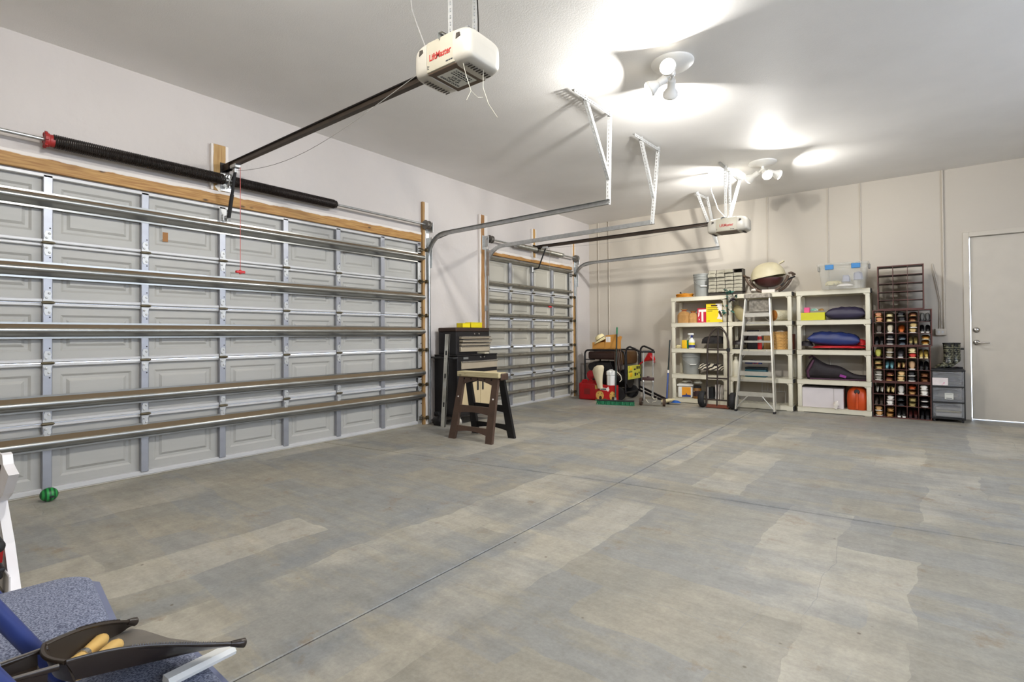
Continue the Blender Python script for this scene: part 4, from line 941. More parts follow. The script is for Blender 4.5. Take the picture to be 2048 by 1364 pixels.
for j in range(24):
    th = 2*PI*(j+.5)/24; e = .6; bm = NB(); c, s = math.copysign(abs(math.cos(th))**e, math.cos(th)), math.copysign(abs(math.sin(th))**e, math.sin(th))
    cyl(bm, (.102*c, .11*s, 0), (.112*c, .121*s, .275), .004, n=5); obj('upright_stake', bm, 'wicker_dark', t)
bm = NB(); prism(bm, [(.09*math.cos(2*PI*j/20), .1*math.sin(2*PI*j/20)) for j in range(20)], .0, .008); obj('basket_floor', bm, 'wicker_dark', t)
bm = NB(); blob(bm, (0, 0, .24), .08, .09, .05, 21, .25, 3, 16, 10); tag(obj('basket_cloth', bm, 'foam_white', None, 60, (3.45, -.30, Z3)), 'pale cloth peeking over the wicker basket rim', 'cloth')
bm = NB(); bx(bm, -.03, .03, 0, .16, 0, .235, .003); tag(obj('brown_binder', bm, mat('binder', (122, 58, 36), .6), None, None, (3.605, -.30, Z3)), 'red brown binder at right end of third shelf', 'binder')
t = thing('white_jug', 'tall white plastic bottle with sloped shoulders', 'bottle', (2.84, -.43, Z4))
bm = NB(); lathe(bm, [(.050, 0), (.054, .008), (.054, .20), (.050, .22), (.022, .275), (.020, .28)], 20); obj('bottle_body', bm, mat('jug_cream', (216, 210, 190), .45, var=.03), t, 45)
bm = NB(); lathe(bm, [(.023, .278), (.023, .306), (.020, .31)], 16); obj('cap', bm, 'jug_cream', t, 40)
t = thing('power_tool_case', 'teal plastic tool case with white label on fourth shelf', 'tool case', (3.12, -.36, Z4+.001))
mat('teal_case', (34, 92, 104), .5, var=.08)
bm = NB(); bx(bm, -.155, .155, -.06, .10, 0, .115, .014, seg=2); obj('case_body', bm, 'teal_case', t, 40)
bm = NB(); bx(bm, -.155, .155, -.06, .10, .116, .15, .014, seg=2); obj('case_lid', bm, mat('teal_dark', (22, 38, 46), .5), t, 40)
bm = NB(); bx(bm, -.02, .06, -.0615, -.060, .045, .08); obj('case_label', bm, 'sticker', t)
bm = NB(); blob(bm, (0, 0, .05), .125, .07, .06, 17, .22, 3, 26, 16, flat=0.0); tag(obj('rope_bundle', bm, mat('rope_mix', (34, 44, 96), .8, c2=(206, 92, 40), c2lo=.56, c2hi=.6, sc=9, bump=.8, bsc=30), None, 60, (3.07, -.33, Z4+.152)), 'navy and orange rope bundle on the teal case', 'rope')
# wire rack piece lying on the bottom shelf
t = thing('wire_rack', 'white wire rack leaning at back of bottom shelf', 'rack', (3.33, -.16, Z5))
for k in range(9):
    bm = NB(); cyl(bm, (-.17+k*.04, 0, .17), (-.17+k*.04, .03, .34), .003, n=5); obj('wire', bm, 'white_steel', t)
bm = NB(); tube(bm, [(-.18, 0, .17), (.17, 0, .17), (.17, .03, .34), (-.18, .03, .34)], .005, 6, closed=True); cyl(bm, (-.17, .0, 0), (-.17, 0, .17), .004, n=5); cyl(bm, (.16, .0, 0), (.16, 0, .17), .004, n=5); obj('rack_frame', bm, 'white_steel', t)
# ---------------------------------------------------------------- right unit contents
mat('tote_clear', (206, 206, 198), .22, var=.02, alpha=.30); mat('tote_blue', (26, 112, 172), .45, var=.05)
t = thing('clear_tote', 'clear plastic tote with two blue latches on right shelf unit', 'storage tote', (4.285, -.40, Z1), 0)
def taper_box(bm, w0, d0, w1, d1, z0, z1, open_top=False, th=.004):
    def ring(w, d, z): 
        r = .03; pts = []
        for cx, cy, a0 in ((w/2-r, d/2-r, 0), (-w/2+r, d/2-r, PI/2), (-w/2+r, -d/2+r, PI), (w/2-r, -d/2+r, 1.5*PI)):
            for k in range(4): a = a0+PI/2*k/3; pts.append((cx+r*math.cos(a), cy+r*math.sin(a), z))
        return [bm.verts.new(p) for p in pts]
    a, b = ring(w0, d0, z0), ring(w1, d1, z1); n = len(a)
    for k in range(n): bm.faces.new((a[k], a[(k+1) % n], b[(k+1) % n], b[k]))
    bm.faces.new(a[::-1])
    if not open_top: bm.faces.new(b)
    return n
bm = NB(); taper_box(bm, .50, .34, .575, .40, .0, .335, True); o = obj('tote_body', bm, 'tote_clear', t, 40)
bm = NB(); taper_box(bm, .60, .42, .61, .43, .325, .352); taper_box(bm, .46, .30, .44, .28, .352, .366); obj('tote_lid', bm, 'tote_clear', t, 40)
for sx in (-.15, .16):
    bm = NB(); bx(bm, sx-.052, sx+.052, -.224, -.212, .268, .335, .005); obj('latch', bm, 'tote_blue', t)
for sx in (-1, 1):
    bm = NB(); bx(bm, sx*.30-.012, sx*.30+.012, -.05, .05, .27, .335, .005); obj('end_handle', bm, 'cord_grey', t)
for k, (x, y, z0, w, d, h, m, lb) in enumerate(((.03, .0, .01, .09, .10, .19, 'bag_lilac', 'lilac grey cloth packet in middle of clear tote'), (.17, .02, .01, .11, .12, .23, 'bag_lilac', 'lilac grey cloth packet at right inside clear tote'), (-.12, .02, .01, .20, .16, .12, 'rag_cream', 'cream folded fabric at left inside clear tote'))):
    if 'bag_lilac' not in MT: mat('bag_lilac', (164, 166, 186), .6, var=.1)
    bm = NB(); blob(bm, (0, 0, h/2), w/2, d/2, h/2, 30+k, .15, 2.4, 18, 12, flat=0.0, pw=.6); tag(obj('packed_fabric', bm, m, None, 60, (4.285+x, -.40+y, Z1+z0)), lb, 'fabric')
bm = NB(); blob(bm, (0, 0, .03), .10, .05, .032, 34, .3, 3, 18, 10, flat=0.0); tag(obj('packed_fabric', bm, 'print_white', None, 60, (4.31, -.50, Z1+.008)), 'crumpled white paper at the front of clear tote', 'paper')
# second shelf
mat('lime', (206, 200, 30), .5, var=.05); mat('pink', (226, 84, 140), .5)
bm = NB(); bx(bm, -.155, .155, -.07, .10, .0, .112, .003); t = tag(obj('lime_box', bm, 'lime', None, None, (3.90, -.375, Z2)), 'lime green carton on second shelf of right unit', 'box')
bm = NB(); bx(bm, -.036, .036, -.04, .04, 0, .078, .004); o = tag(obj('pink_box', bm, 'pink', None, None, (3.825, -.37, Z2+.112)), 'small hot pink box on the lime carton', 'box')
bm = NB(); blob(bm, (0, 0, .028), .055, .03, .034, 41, .3, 4, 16, 10, flat=0.0); tag(obj('craft_pompom', bm, mat('craft_teal', (120, 176, 156), .7, c2=(226, 220, 206), c2lo=.5, c2hi=.55, sc=30), None, 50, (3.915, -.37, Z2+.112)), 'teal and white craft bundle on the lime carton', 'craft')
bm = NB(); blob(bm, (0, 0, .026), .036, .03, .032, 43, .3, 4, 16, 10, flat=0.0); tag(obj('craft_pompom', bm, mat('craft_gold', (150, 110, 50), .7, c2=(216, 190, 140), c2lo=.5, c2hi=.55, sc=30), None, 50, (4.005, -.37, Z2+.112)), 'gold brown craft bundle at right end of lime carton', 'craft')
def pillow(bm, sx, sy, sz, seed, c=(0, 0, 0), M=None):
    from mathutils import noise
    n = 26; g = []
    for i in range(n+1):
        for s in (1,):
            pass
    tops, bots = [], []
    for i in range(n+1):
        rt, rb = [], []
        for j in range(n+1):
            u, v = i/n*2-1, j/n*2-1
            k = max(0, (1-abs(u)**2.6))*max(0, (1-abs(v)**2.6)); hgt = sz*(k**.42)
            sxx = sx*(1-.10*(1-abs(v)**1.5)*abs(u)**6 * 0 - .06*(1-v*v)*abs(u)**4); syy = sy*(1-.06*(1-u*u)*abs(v)**4)
            w = noise.noise(Vector((u*3+seed, v*3, 1)))*.16*sz + noise.noise(Vector((u*8+seed, v*5, 4)))*.06*sz
            p = Vector((u*sxx, v*syy, 0)); rt.append(p+Vector((0, 0, hgt+w*(k > 0)*min(1, k*4)))); rb.append(p+Vector((0, 0, -hgt*.75)))
        tops.append(rt); bots.append(rb)
    C = Vector(c); MM = M if M is not None else Matrix()
    vt = [[bm.verts.new(MM @ (p+C)) for p in r] for r in tops]
    vb = [[(vt[i][j] if i in (0, n) or j in (0, n) else bm.verts.new(MM @ (bots[i][j]+C))) for j in range(n+1)] for i in range(n+1)]
    for i in range(n):
        for j in range(n):
            bm.faces.new((vt[i][j], vt[i+1][j], vt[i+1][j+1], vt[i][j+1])); bm.faces.new((vb[i][j], vb[i][j+1], vb[i+1][j+1], vb[i+1][j]))
mat('pillow_violet', (44, 38, 62), .5, var=.15, bump=.25, bsc=18); mat('pillow_navy', (34, 48, 104), .45, var=.15, bump=.25, bsc=14); mat('sleep_red', (190, 30, 36), .6, var=.1, bump=.3, bsc=20)
bm = NB(); pillow(bm, .245, .16, .105, 3, (0, 0, .08)); tag(obj('dark_pillow', bm, 'pillow_violet', None, 60, (4.295, -.27, Z2)), 'dark violet pillow beside the lime carton', 'pillow')
bm = NB(); pillow(bm, .325, .175, .115, 8, (0, 0, .0), M=T(0, 0, .145) @ RY(.06)); tag(obj('navy_pillow', bm, 'pillow_navy', None, 60, (4.15, -.27, Z3)), 'plump navy blue pillow lying on a red bag', 'pillow')
bm = NB(); blob(bm, (0, 0, .03), .335, .16, .034, 51, .14, 3, 36, 14, flat=0.0, pw=.6); blob(bm, (.27, .0, .07), .07, .09, .085, 52, .15, 3, 18, 12, flat=0.0); tag(obj('red_bag', bm, 'sleep_red', None, 60, (4.21, -.27, Z3)), 'flat red bag squashed beneath the navy pillow', 'bag')
bm = NB(); blob(bm, (0, 0, .055), .095, .12, .07, 55, .25, 3, 22, 14, flat=0.0); tag(obj('tangled_straps', bm, mat('dark_mixed', (40, 36, 40), .7, c2=(150, 136, 120), c2lo=.6, c2hi=.64, sc=14), None, 60, (3.80, -.27, Z3)), 'dark tangled straps left of the navy pillow', 'straps')
mat('garment_black', (34, 26, 30), .7, var=.3, sc=10, bump=.4, bsc=20); mat('trim_purple', (132, 44, 130), .6); mat('trim_plum', (74, 36, 60), .6)
t = thing('snow_boot_bag', 'black padded carrier with purple trim on fourth shelf of right unit', 'bag', (4.17, -.27, Z4)); t.name = 'padded_carrier'
bm = NB(); n = 22; rings = []
for i in range(n+1):
    q = i/n; x = -.36+q*.745; hgt = .30*(1-q)**1.1*(.25+.75*min(1, q*7))+.055+.018*math.sin(q*14); hw = .13-.05*q; lean = -.03*(1-q)
    rings.append([bm.verts.new((x+lean*(math.sin(2*PI*k/18) if math.sin(2*PI*k/18) > 0 else 0), hw*math.cos(2*PI*k/18), max(0.004, hgt*.5+hgt*.5*math.copysign(abs(math.sin(2*PI*k/18))**.7, math.sin(2*PI*k/18))))) for k in range(18)])
for a, b in zip(rings, rings[1:]):
    for k in range(18): bm.faces.new((a[k], a[(k+1) % 18], b[(k+1) % 18], b[k]))
bm.faces.new(rings[0][::-1]); bm.faces.new(rings[-1]); obj('shell', bm, 'garment_black', t, 60)
bm = NB(); tube(bm, [(-.335, -.11, .03), (-.345, -.125, .12), (-.305, -.128, .20), (-.27, -.11, .28)], .018, 8); obj('piping', bm, 'trim_plum', t, 60)
bm = NB(); tube(bm, [(-.32, -.115, .012), (-.05, -.118, .012), (.1, -.105, .014), (.37, -.085, .012)], .010, 6); obj('base_piping', bm, 'trim_plum', t, 60)
bm = NB(); bx(bm, -.04, .04, -.004, .004, -.018, .018, .002, M=T(.09, -.118, .06) @ RY(.3)); obj('purple_tag', bm, 'trim_purple', t)
bm = NB(); tube(bm, [(-.26, 0, .30), (-.30, -.02, .335), (-.34, -.02, .31)], .016, 8); obj('carry_loop', bm, 'trim_plum', t, 60)
# bottom shelf
mat('carton_white', (214, 206, 206), .7, var=.04, c2=(206, 180, 150), c2lo=.7, c2hi=.78)
t = thing('white_carton', 'large white cardboard carton on bottom shelf of right unit', 'box', (4.01, -.415, Z5))
bm = NB(); bx(bm, -.255, .255, 0, .32, 0, .285, .003); obj('carton', bm, 'carton_white', t)
bm = NB(); bx(bm, -.26, .26, -.006, .33, .285, .300, .002); obj('carton_lid', bm, mat('lid_dark', (52, 46, 44), .7), t)
bm = NB(); bx(bm, .138, .142, -.001, .0, 0, .285); obj('carton_seam', bm, 'groove', t)
bm = NB(); blob(bm, (0, 0, .05), .035, .02, .06, 61, .3, 4, 14, 10, flat=0.0); bx(bm, -.035, .01, -.03, -.026, .0, .05, M=RY(.3)); tag(obj('paper_scrap', bm, 'foam_white', None, 50, (4.18, -.445, Z5)), 'crumpled paper scrap hanging before the white carton', 'paper')
mat('can_orange', (196, 74, 24), .4, var=.15, sc=4)
t = thing('fuel_can', 'orange fuel can with black cap on bottom shelf of right unit', 'fuel can', (4.425, -.30, Z5))
bm = NB()
rings = []
for z, sx, sy in ((0, .112, .13), (.012, .122, .14), (.16, .126, .14), (.24, .118, .13), (.285, .095, .10), (.31, .06, .07), (.318, .03, .03)):
    rings.append([bm.verts.new((sx*math.copysign(abs(math.cos(2*PI*k/32))**.6, math.cos(2*PI*k/32)), sy*math.copysign(abs(math.sin(2*PI*k/32))**.6, math.sin(2*PI*k/32)), z)) for k in range(32)])
for a, b in zip(rings, rings[1:]):
    for k in range(32): bm.faces.new((a[k], a[(k+1) % 32], b[(k+1) % 32], b[k]))
bm.faces.new(rings[0][::-1]); bm.faces.new(rings[-1]); obj('can_body', bm, 'can_orange', t, 45)
bm = NB(); tube(bm, [(0, -.145, .02), (0, -.150, .15), (0, -.135, .24)], [.020, .017, .017], 10); obj('spout', bm, 'can_orange', t, 50)
bm = NB(); lathe(bm, [(.032, 0), (.034, .02), (.028, .03)], 16, T(0, -.115, .25) @ RX(PI/2-.3)); obj('cap', bm, 'rubber', t, 40)
bm = NB(); tube(bm, [(0, -.08, .30), (0, -.05, .335), (0, .05, .335), (0, .09, .30)], .012, 8); obj('handle', bm, 'can_orange', t, 50)
# ================================================================ wooden shoe racks
wood('cherry_h', (92, 48, 40), (54, 26, 24), axis=0, rough=.45); wood('cherry_v', (96, 52, 42), (58, 28, 24), axis=2, rough=.45)
def rack(label, x0, z0, W, Hh, D, yf, nc, nr, group=None):
    t = thing('shoe_rack', label, 'shoe rack', (x0, yf, z0), 0, 'cherry wood shoe racks'); th = .014; tn = .007
    bm = NB(); bx(bm, 0, th, 0, D, 0, Hh, .001); s = obj('side_panel', bm, 'cherry_v', t); inst('side_panel', s, t, (W-th, 0, 0))
    bm = NB(); bx(bm, th, W-th, 0, D, 0, th, .001); s = obj('end_board', bm, 'cherry_h', t); inst('end_board', s, t, (0, 0, Hh-th))
    src = None
    for k in range(1, nr):
        z = th+(Hh-2*th)*k/nr
        if src is None: bm = NB(); bx(bm, th, W-th, .003, D, -tn/2, tn/2); src = obj('shelf', bm, 'cherry_h', t, loc=(0, 0, z))
        else: inst('shelf', src, t, (0, 0, z))
    src = None
    for k in range(1, nc):
        x = th+(W-2*th)*k/nc
        if src is None: bm = NB(); bx(bm, -tn/2, tn/2, .001, D, th, Hh-th); src = obj('divider', bm, 'cherry_v', t, loc=(x, 0, 0))
        else: inst('divider', src, t, (x, 0, 0))
    return t
RY0, RD = -.42, .30
rack('empty cherry wood shoe rack standing upright on top of stack', 4.672, 1.458, .50, .592, .26, -.42, 3, 5)
rack('cherry wood shoe rack of fifteen cells just below the empty one', 4.612, .972, .635, .484, RD, RY0, 5, 3)
rack('cherry wood shoe rack of fifteen cells, middle of the filled three', 4.600, .484, .630, .486, RD, RY0+.01, 5, 3)
rack('cherry wood shoe rack of fifteen cells standing on the floor', 4.600, 0.0, .632, .482, RD, RY0+.01, 5, 3)
SHC = {}
def smat(c):
    k = 'shoe_%d_%d_%d' % c
    if k not in MT: mat(k, c, .55, var=.15, sc=25)
    return k
def shoe_upper(L=.25, w=.040, h=.085, heel=False, open_top=True):
    """lofted upper; y=0 is the end that shows"""
    bm = NB(); n = 12; rings = []
    for i in range(n+1):
        q = i/n; s = q if not heel else 1-q
        ww = w*(.55+.45*math.sin(PI*min(1, s*1.5+.12)*.5))*(1 if s < .75 else 1-.25*(s-.75)/.25)
        if i in (0, n): ww *= .72
        hh = h*(.42+.58*min(1, max(0, (s-.12)/.55))**1.3)
        if i == 0 or i == n: hh *= .8
        ring = []
        for k in range(12):
            a = 2*PI*k/12; ring.append(bm.verts.new((ww*math.copysign(abs(math.cos(a))**.8, math.cos(a)), q*L, hh/2+hh/2*math.copysign(abs(math.sin(a))**.75, math.sin(a)))))
        rings.append(ring)
    for a, b in zip(rings, rings[1:]):
        for k in range(12): bm.faces.new((a[k], a[(k+1) % 12], b[(k+1) % 12], b[k]))
    bm.faces.new(rings[0][::-1]); bm.faces.new(rings[-1]); return bm
def shoe_sole(L=.255, w=.042, th=.016, heel=False):
    bm = NB(); n = 10; left, right = [], []
    for i in range(n+1):
        q = i/n; s = q if not heel else 1-q
        ww = w*(.62+.38*math.sin(PI*min(1, s*1.4+.15)*.5))*(1 if s < .7 else 1-.2*(s-.7)/.3)
        if i in (0, n): ww *= .78
        left.append((-ww, q*L-.003)); right.append((ww, q*L-.003))
    prism(bm, left[::-1]+right, -th, .002); return bm
UP = {False: None, True: None}; SO = {False: None, True: None}
ORD = ['leftmost', 'second', 'middle', 'fourth', 'rightmost']; ROW = ['top', 'middle', 'bottom']; NAMES = ['uppermost filled', 'middle filled', 'floor']
_mesh_cache = {}
def shoe(label, x, y, z, rx, ry, cu, cs, heel, sc, group='shoes in the wooden racks'):
    t = thing('shoe', label, 'shoe', (x, y, z), 0, group); t.rotation_euler = (rx, ry, 0); t.scale = sc
    for nm, c, fn in (('upper', cu, shoe_upper), ('sole', cs, shoe_sole)):
        key = (nm, heel, c)
        if key not in _mesh_cache:
            o = obj(nm, fn(heel=heel), smat(c), t, 55); _mesh_cache[key] = o.data
        else:
            o = bpy.data.objects.new(nm, _mesh_cache[key]); COL.objects.link(o); o.parent = t
    return t
def pair(ri, row, col, mode, cu, cs, word, heel=False, cu2=None, x0=None):
    W, Hh, X0, Z0, yf = [(.635, .484, 4.612, .972, RY0), (.630, .486, 4.600, .484, RY0+.01), (.632, .482, 4.600, 0, RY0+.01)][ri]
    cw = (W-.02)/5; ch = (Hh-.02)/3; cx = X0+.01+cw*(col+.5); zb = Z0+.01+ch*(2-row)+.004
    rnd = random.Random(ri*100+row*10+col); cu2 = cu2 or cu
    place = '%s cell, %s row of %s shoe rack' % (ORD[col], ROW[row], NAMES[ri])
    if mode == 'stack':
        for k, c in ((0, cu), (1, cu2)):
            j = rnd.uniform(-.008, .008); sc = (1.12, 1.0, .60)
            shoe('%s %s shoe in %s' % ('lower' if k == 0 else 'upper', word if k == 0 else word, place), cx+j, yf+.012+rnd.uniform(0, .01), zb+.012+k*.068, 0, rnd.uniform(-.05, .05), c, cs, heel, sc)
    elif mode == 'side':
        for k, c in ((-1, cu), (1, cu2)):
            shoe('%s %s shoe in %s' % ('left' if k < 0 else 'right', word, place), cx+k*.028, yf+.012+rnd.uniform(0, .02), zb+.017, 0, k*rnd.uniform(-.02, .04), c, cs, heel, (.64, 1.0, 1.12))
    elif mode == 'on_edge':
        for k, c in ((0, cu), (1, cu2)):
            shoe('%s %s shoe on edge in %s' % ('left' if k == 0 else 'right', word, place), cx-.012+k*.052, yf+.012, zb+.050, 0, -PI/2+.12, c, cs, heel, (1.02, 1, .50))
    else:
        shoe('single %s shoe in %s' % (word, place), cx, yf+.03, zb+.016, 0, 0, cu, cs, heel, (1.0, 1, 1.15))
K = (26, 24, 26); WH = (224, 220, 210); CR = (216, 200, 150); TAN = (186, 140, 84); BR = (112, 66, 38); OR = (206, 104, 36); GR = (128, 124, 112); KH = (170, 152, 96); DT = (72, 60, 50); LB = (120, 176, 186); RD_ = (190, 46, 34); SIL = (196, 192, 184)
cells = [
 [[('stack', (196, 132, 96), TAN, 'salmon tan', True), ('stack', CR, CR, 'cream', False), ('stack', K, GR, 'black', True), ('stack', BR, TAN, 'brown', False), ('side', (84, 84, 80), K, 'charcoal', True)],
  [('one', DT, GR, 'taupe', True), ('one', (206, 196, 170), WH, 'ivory', True), ('one', OR, BR, 'orange', False), ('stack', (196, 168, 110), WH, 'white soled', True), ('side', K, SIL, 'black strappy', False)],
  [('side', K, (60, 60, 62), 'black', False), ('stack', K, WH, 'black white soled', True), ('stack', (30, 34, 44), (110, 130, 140), 'black blue trimmed', False), ('side', KH, DT, 'khaki', False), ('stack', (176, 120, 40), CR, 'mustard', False)]],
 [[('one', (176, 176, 76), (70, 40, 30), 'yellow green', True), ('stack', (124, 110, 84), WH, 'stone', True), ('one', (90, 88, 92), SIL, 'dim silver', False), ('stack', RD_, CR, 'red and cream', True), ('side', (206, 176, 90), CR, 'straw yellow', False)],
  [('stack', KH, TAN, 'olive tan', False), ('side', LB, (40, 60, 66), 'pale blue', False), ('on_edge', (206, 178, 116), BR, 'sand', False), ('one', (186, 150, 110), WH, 'tan and white', True), ('side', (22, 22, 24), K, 'plain black', False)],
  [('stack', GR, WH, 'grey', True), ('stack', (110, 58, 44), TAN, 'reddish brown', False), ('stack', (214, 176, 120), CR, 'peach', True), ('stack', K, WH, 'black and white', True), ('stack', (130, 84, 48), BR, 'chestnut', False)]],
 [[('on_edge', GR, SIL, 'pewter', False), ('on_edge', CR, (206, 178, 120), 'cream tan', False), ('one', SIL, WH, 'silver', True), ('stack', TAN, BR, 'tan', False), ('stack', WH, WH, 'white', True)],
  [('side', (66, 54, 46), DT, 'dark brown', False), ('stack', WH, (216, 206, 200), 'off white', True), ('stack', K, (56, 62, 66), 'black low', False), ('stack', KH, (150, 134, 80), 'khaki low', False), ('stack', (40, 38, 40), WH, 'black white rimmed', False)],
  [('stack', TAN, WH, 'honey white soled', True), ('stack', TAN, (150, 110, 50), 'honey', False), ('side', (40, 38, 36), WH, 'black white laced', False), ('side', (70, 24, 20), (40, 14, 14), 'deep red', False), ('side', (24, 24, 26), (40, 40, 44), 'jet black', False)]]]
for ri in range(3):
    for r in range(3):
        for c in range(5):
            m_, cu, cs, w, hl = cells[ri][r][c]
            pair(ri, r, c, m_, cu, cs, w, hl, cu2=((190, 82, 34) if (ri, r, c) == (2, 0, 3) else (CR if (ri, r, c) == (1, 0, 3) else None)))
# ================================================================ drawer tower with rain boots
mat('drawer_clear', (150, 152, 156), .25, var=.05, alpha=.36); mat('drawer_black', (26, 26, 28), .5)
t = thing('drawer_tower', 'black framed tower of three clear drawers beside the racks', 'drawer unit', (5.395, -.42, 0))
bm = NB(); bx(bm, -.168, .168, 0, .36, .035, .062, .006); bx(bm, -.165, .165, .0, .36, .245, .258); bx(bm, -.165, .165, 0, .36, .442, .455); bx(bm, -.170, .170, -.004, .364, .648, .672, .006)
for sx in (-.160, .160):
    for sy in (.012, .345): bx(bm, sx-.006, sx+.006, sy-.008, sy+.008, .06, .65)
obj('frame', bm, 'drawer_black', t)
for z0, z1 in ((.066, .240), (.262, .438), (.459, .644)):
    bm = NB(); bx(bm, -.152, .152, -.006, 0.0, z0, z1, .004); bx(bm, -.152, -.148, 0, .33, z0, z1-.02); bx(bm, .148, .152, 0, .33, z0, z1-.02); bx(bm, -.15, .15, 0, .33, z0, z0+.004); d = obj('drawer', bm, 'drawer_clear', t, 30)
    bm = NB(); pts = [(-.12+.24*k/10, -.012, z1-.035+.025*math.sin(PI*k/10)) for k in range(11)]; tube(bm, pts, .006, 6); obj('pull_rim', bm, 'drawer_clear', d, 50)
for sx in (-.14, .14):
    for sy in (.03, .33):
        bm = NB(); cyl(bm, (sx-.010, sy, .018), (sx+.010, sy, .018), .018, n=14); bx(bm, sx-.012, sx+.012, sy-.012, sy+.012, .02, .037); obj('caster', bm, 'rubber', t, 40)
bm = NB(); bx(bm, -.155, .0, -.0095, -.006, .470, .565); p = obj('printed_label', bm, mat('label_pink', (222, 212, 210), .5, c2=(206, 92, 140), c2lo=.58, c2hi=.62, sc=16), t)
bm = NB(); bx(bm, -.035, .050, -.0095, -.006, .295, .372); p = obj('printed_label', bm, 'sticker', t)
bm = NB(); bx(bm, -.022, .036, -.0105, -.0095, .305, .313); bx(bm, -.028, .042, -.0105, -.0095, .358, .361); obj('label_print', bm, 'print_dark', p)
for k, (z, h, lb, m) in enumerate(((.071, .045, 'rolled white linen at bottom of lowest clear drawer', 'print_white'), (.124, .022, 'folded tan linen in middle of lowest clear drawer', 'rag_cream'), (.155, .03, 'folded cream linen on top in lowest clear drawer', 'foam_white'))):
    bm = NB(); bx(bm, -.125, .13, .012, .30, 0, h, .012, seg=3); tag(obj('folded_linen', bm, m, None, 50, (5.395, -.42, z)), lb, 'linen')
bm = NB(); blob(bm, (0, 0, .05), .12, .12, .055, 71, .25, 3, 20, 12, flat=0.0); tag(obj('drawer_contents', bm, mat('mixed_dark', (70, 60, 54), .7, c2=(170, 160, 150), c2lo=.6, c2hi=.65, sc=10), None, 60, (5.42, -.26, .464)), 'dark jumble inside the top clear drawer', 'odds and ends')
bm = NB(); blob(bm, (0, 0, .05), .12, .12, .055, 73, .25, 3, 20, 12, flat=0.0); tag(obj('drawer_contents', bm, 'foam_white', None, 60, (5.39, -.26, .267)), 'pale jumble inside the middle clear drawer', 'odds and ends')
def boot_mat():
    m = mat('plaid_boot', (34, 34, 30), .3, var=.2); nt = m.node_tree; N = nt.nodes; L = nt.links
    tc = N.new('ShaderNodeTexCoord'); br = N.new('ShaderNodeTexBrick'); br.inputs['Scale'].default_value = 1.0; br.inputs['Brick Width'].default_value = .05; br.inputs['Row Height'].default_value = .028; br.inputs['Mortar Size'].default_value = .006
    br.inputs['Color1'].default_value = lin((30, 30, 28)); br.inputs['Color2'].default_value = lin((58, 62, 44)); br.inputs['Mortar'].default_value = lin((120, 118, 96)); mp = N.new('ShaderNodeMapping'); mp.inputs['Rotation'].default_value = (PI/2, 0, 0); L.new(tc.outputs['Object'], mp.inputs[0]); L.new(mp.outputs[0], br.inputs['Vector'])
    nz = N.new('ShaderNodeTexNoise'); nz.inputs['Scale'].default_value = 30; L.new(tc.outputs['Object'], nz.inputs['Vector']); mx = N.new('ShaderNodeMix'); mx.data_type = 'RGBA'; r = N.new('ShaderNodeValToRGB'); r.color_ramp.elements[0].position = .5; r.color_ramp.elements[1].position = .56; L.new(nz.outputs[0], r.inputs[0]); L.new(r.outputs[0], mx.inputs[0]); L.new(br.outputs['Color'], mx.inputs[6]); mx.inputs[7].default_value = lin((24, 24, 22)); L.new(mx.outputs[2], N['Principled BSDF'].inputs['Base Color'])
boot_mat()
def rain_boot(label, loc, rz):
    t = thing('rain_boot', label, 'boot', loc, rz, 'pair of plaid rain boots'); bm = NB(); rings = []
    path = [((-.175, .030), .026, .028, -.5), ((-.155, .040), .040, .036, -.9), ((-.10, .048), .048, .044, -1.2), ((-.05, .062), .05, .060, -.8), ((-.012, .085), .05, .074, -.45), ((.0, .13), .046, .060, -.05), ((.0, .18), .046, .056, 0), ((-.004, .25), .050, .054, 0), ((-.006, .335), .054, .058, 0)]
    for (x, z), hw, hh, tilt in path:
        ring = []
        for k in range(20):
            a = 2*PI*k/20; px = hh*math.cos(a); py = hw*math.sin(a)
            ring.append(bm.verts.new((x+px*math.cos(tilt), py, max(.012, z+px*math.sin(tilt)*-1))))
        rings.append(ring)
    for a, b in zip(rings, rings[1:]):
        for k in range(20): bm.faces.new((a[k], a[(k+1) % 20], b[(k+1) % 20], b[k]))
    bm.faces.new(rings[0][::-1]); obj('shaft', bm, 'plaid_boot', t, 60)
    bm = NB(); pts = []
    for k in range(24): a = 2*PI*k/24; pts.append((-.065+.135*math.cos(a), .046*math.sin(a)))
    prism(bm, pts, 0, .014); bx(bm, .0, .065, -.04, .04, 0, .024, .004); obj('sole', bm, 'rubber', t)
    bm = NB(); tube(bm, [(-.006+.058*math.cos(a), .054*math.sin(a), .335) for a in [2*PI*k/20 for k in range(20)]], .004, 5, closed=True); obj('top_rim', bm, 'rubber', t, 60)
    bm = NB(); cyl(bm, (-.02, 0, .33), (-.02, 0, .34), .05, n=16); obj('lining', bm, 'bolt_dark', t)
rain_boot('front plaid black rain boot standing on the drawer tower', (5.412, -.265, .672), .80)
rain_boot('rear plaid black rain boot nearer the door on drawer tower', (5.487, -.16, .672), .75)
bm = NB(); cyl(bm, (5.44, -.012, .93), (5.44, -.07, .93), .010, n=8); cyl(bm, (5.44, -.06, .93), (5.575, -.06, .928), .011, n=8); bx(bm, 5.42, 5.46, -.014, 0, .91, .95); tag(obj('wall_hook', bm, 'drawer_black', None, 50), 'short black bar hook on wall behind rain boots', 'hook')
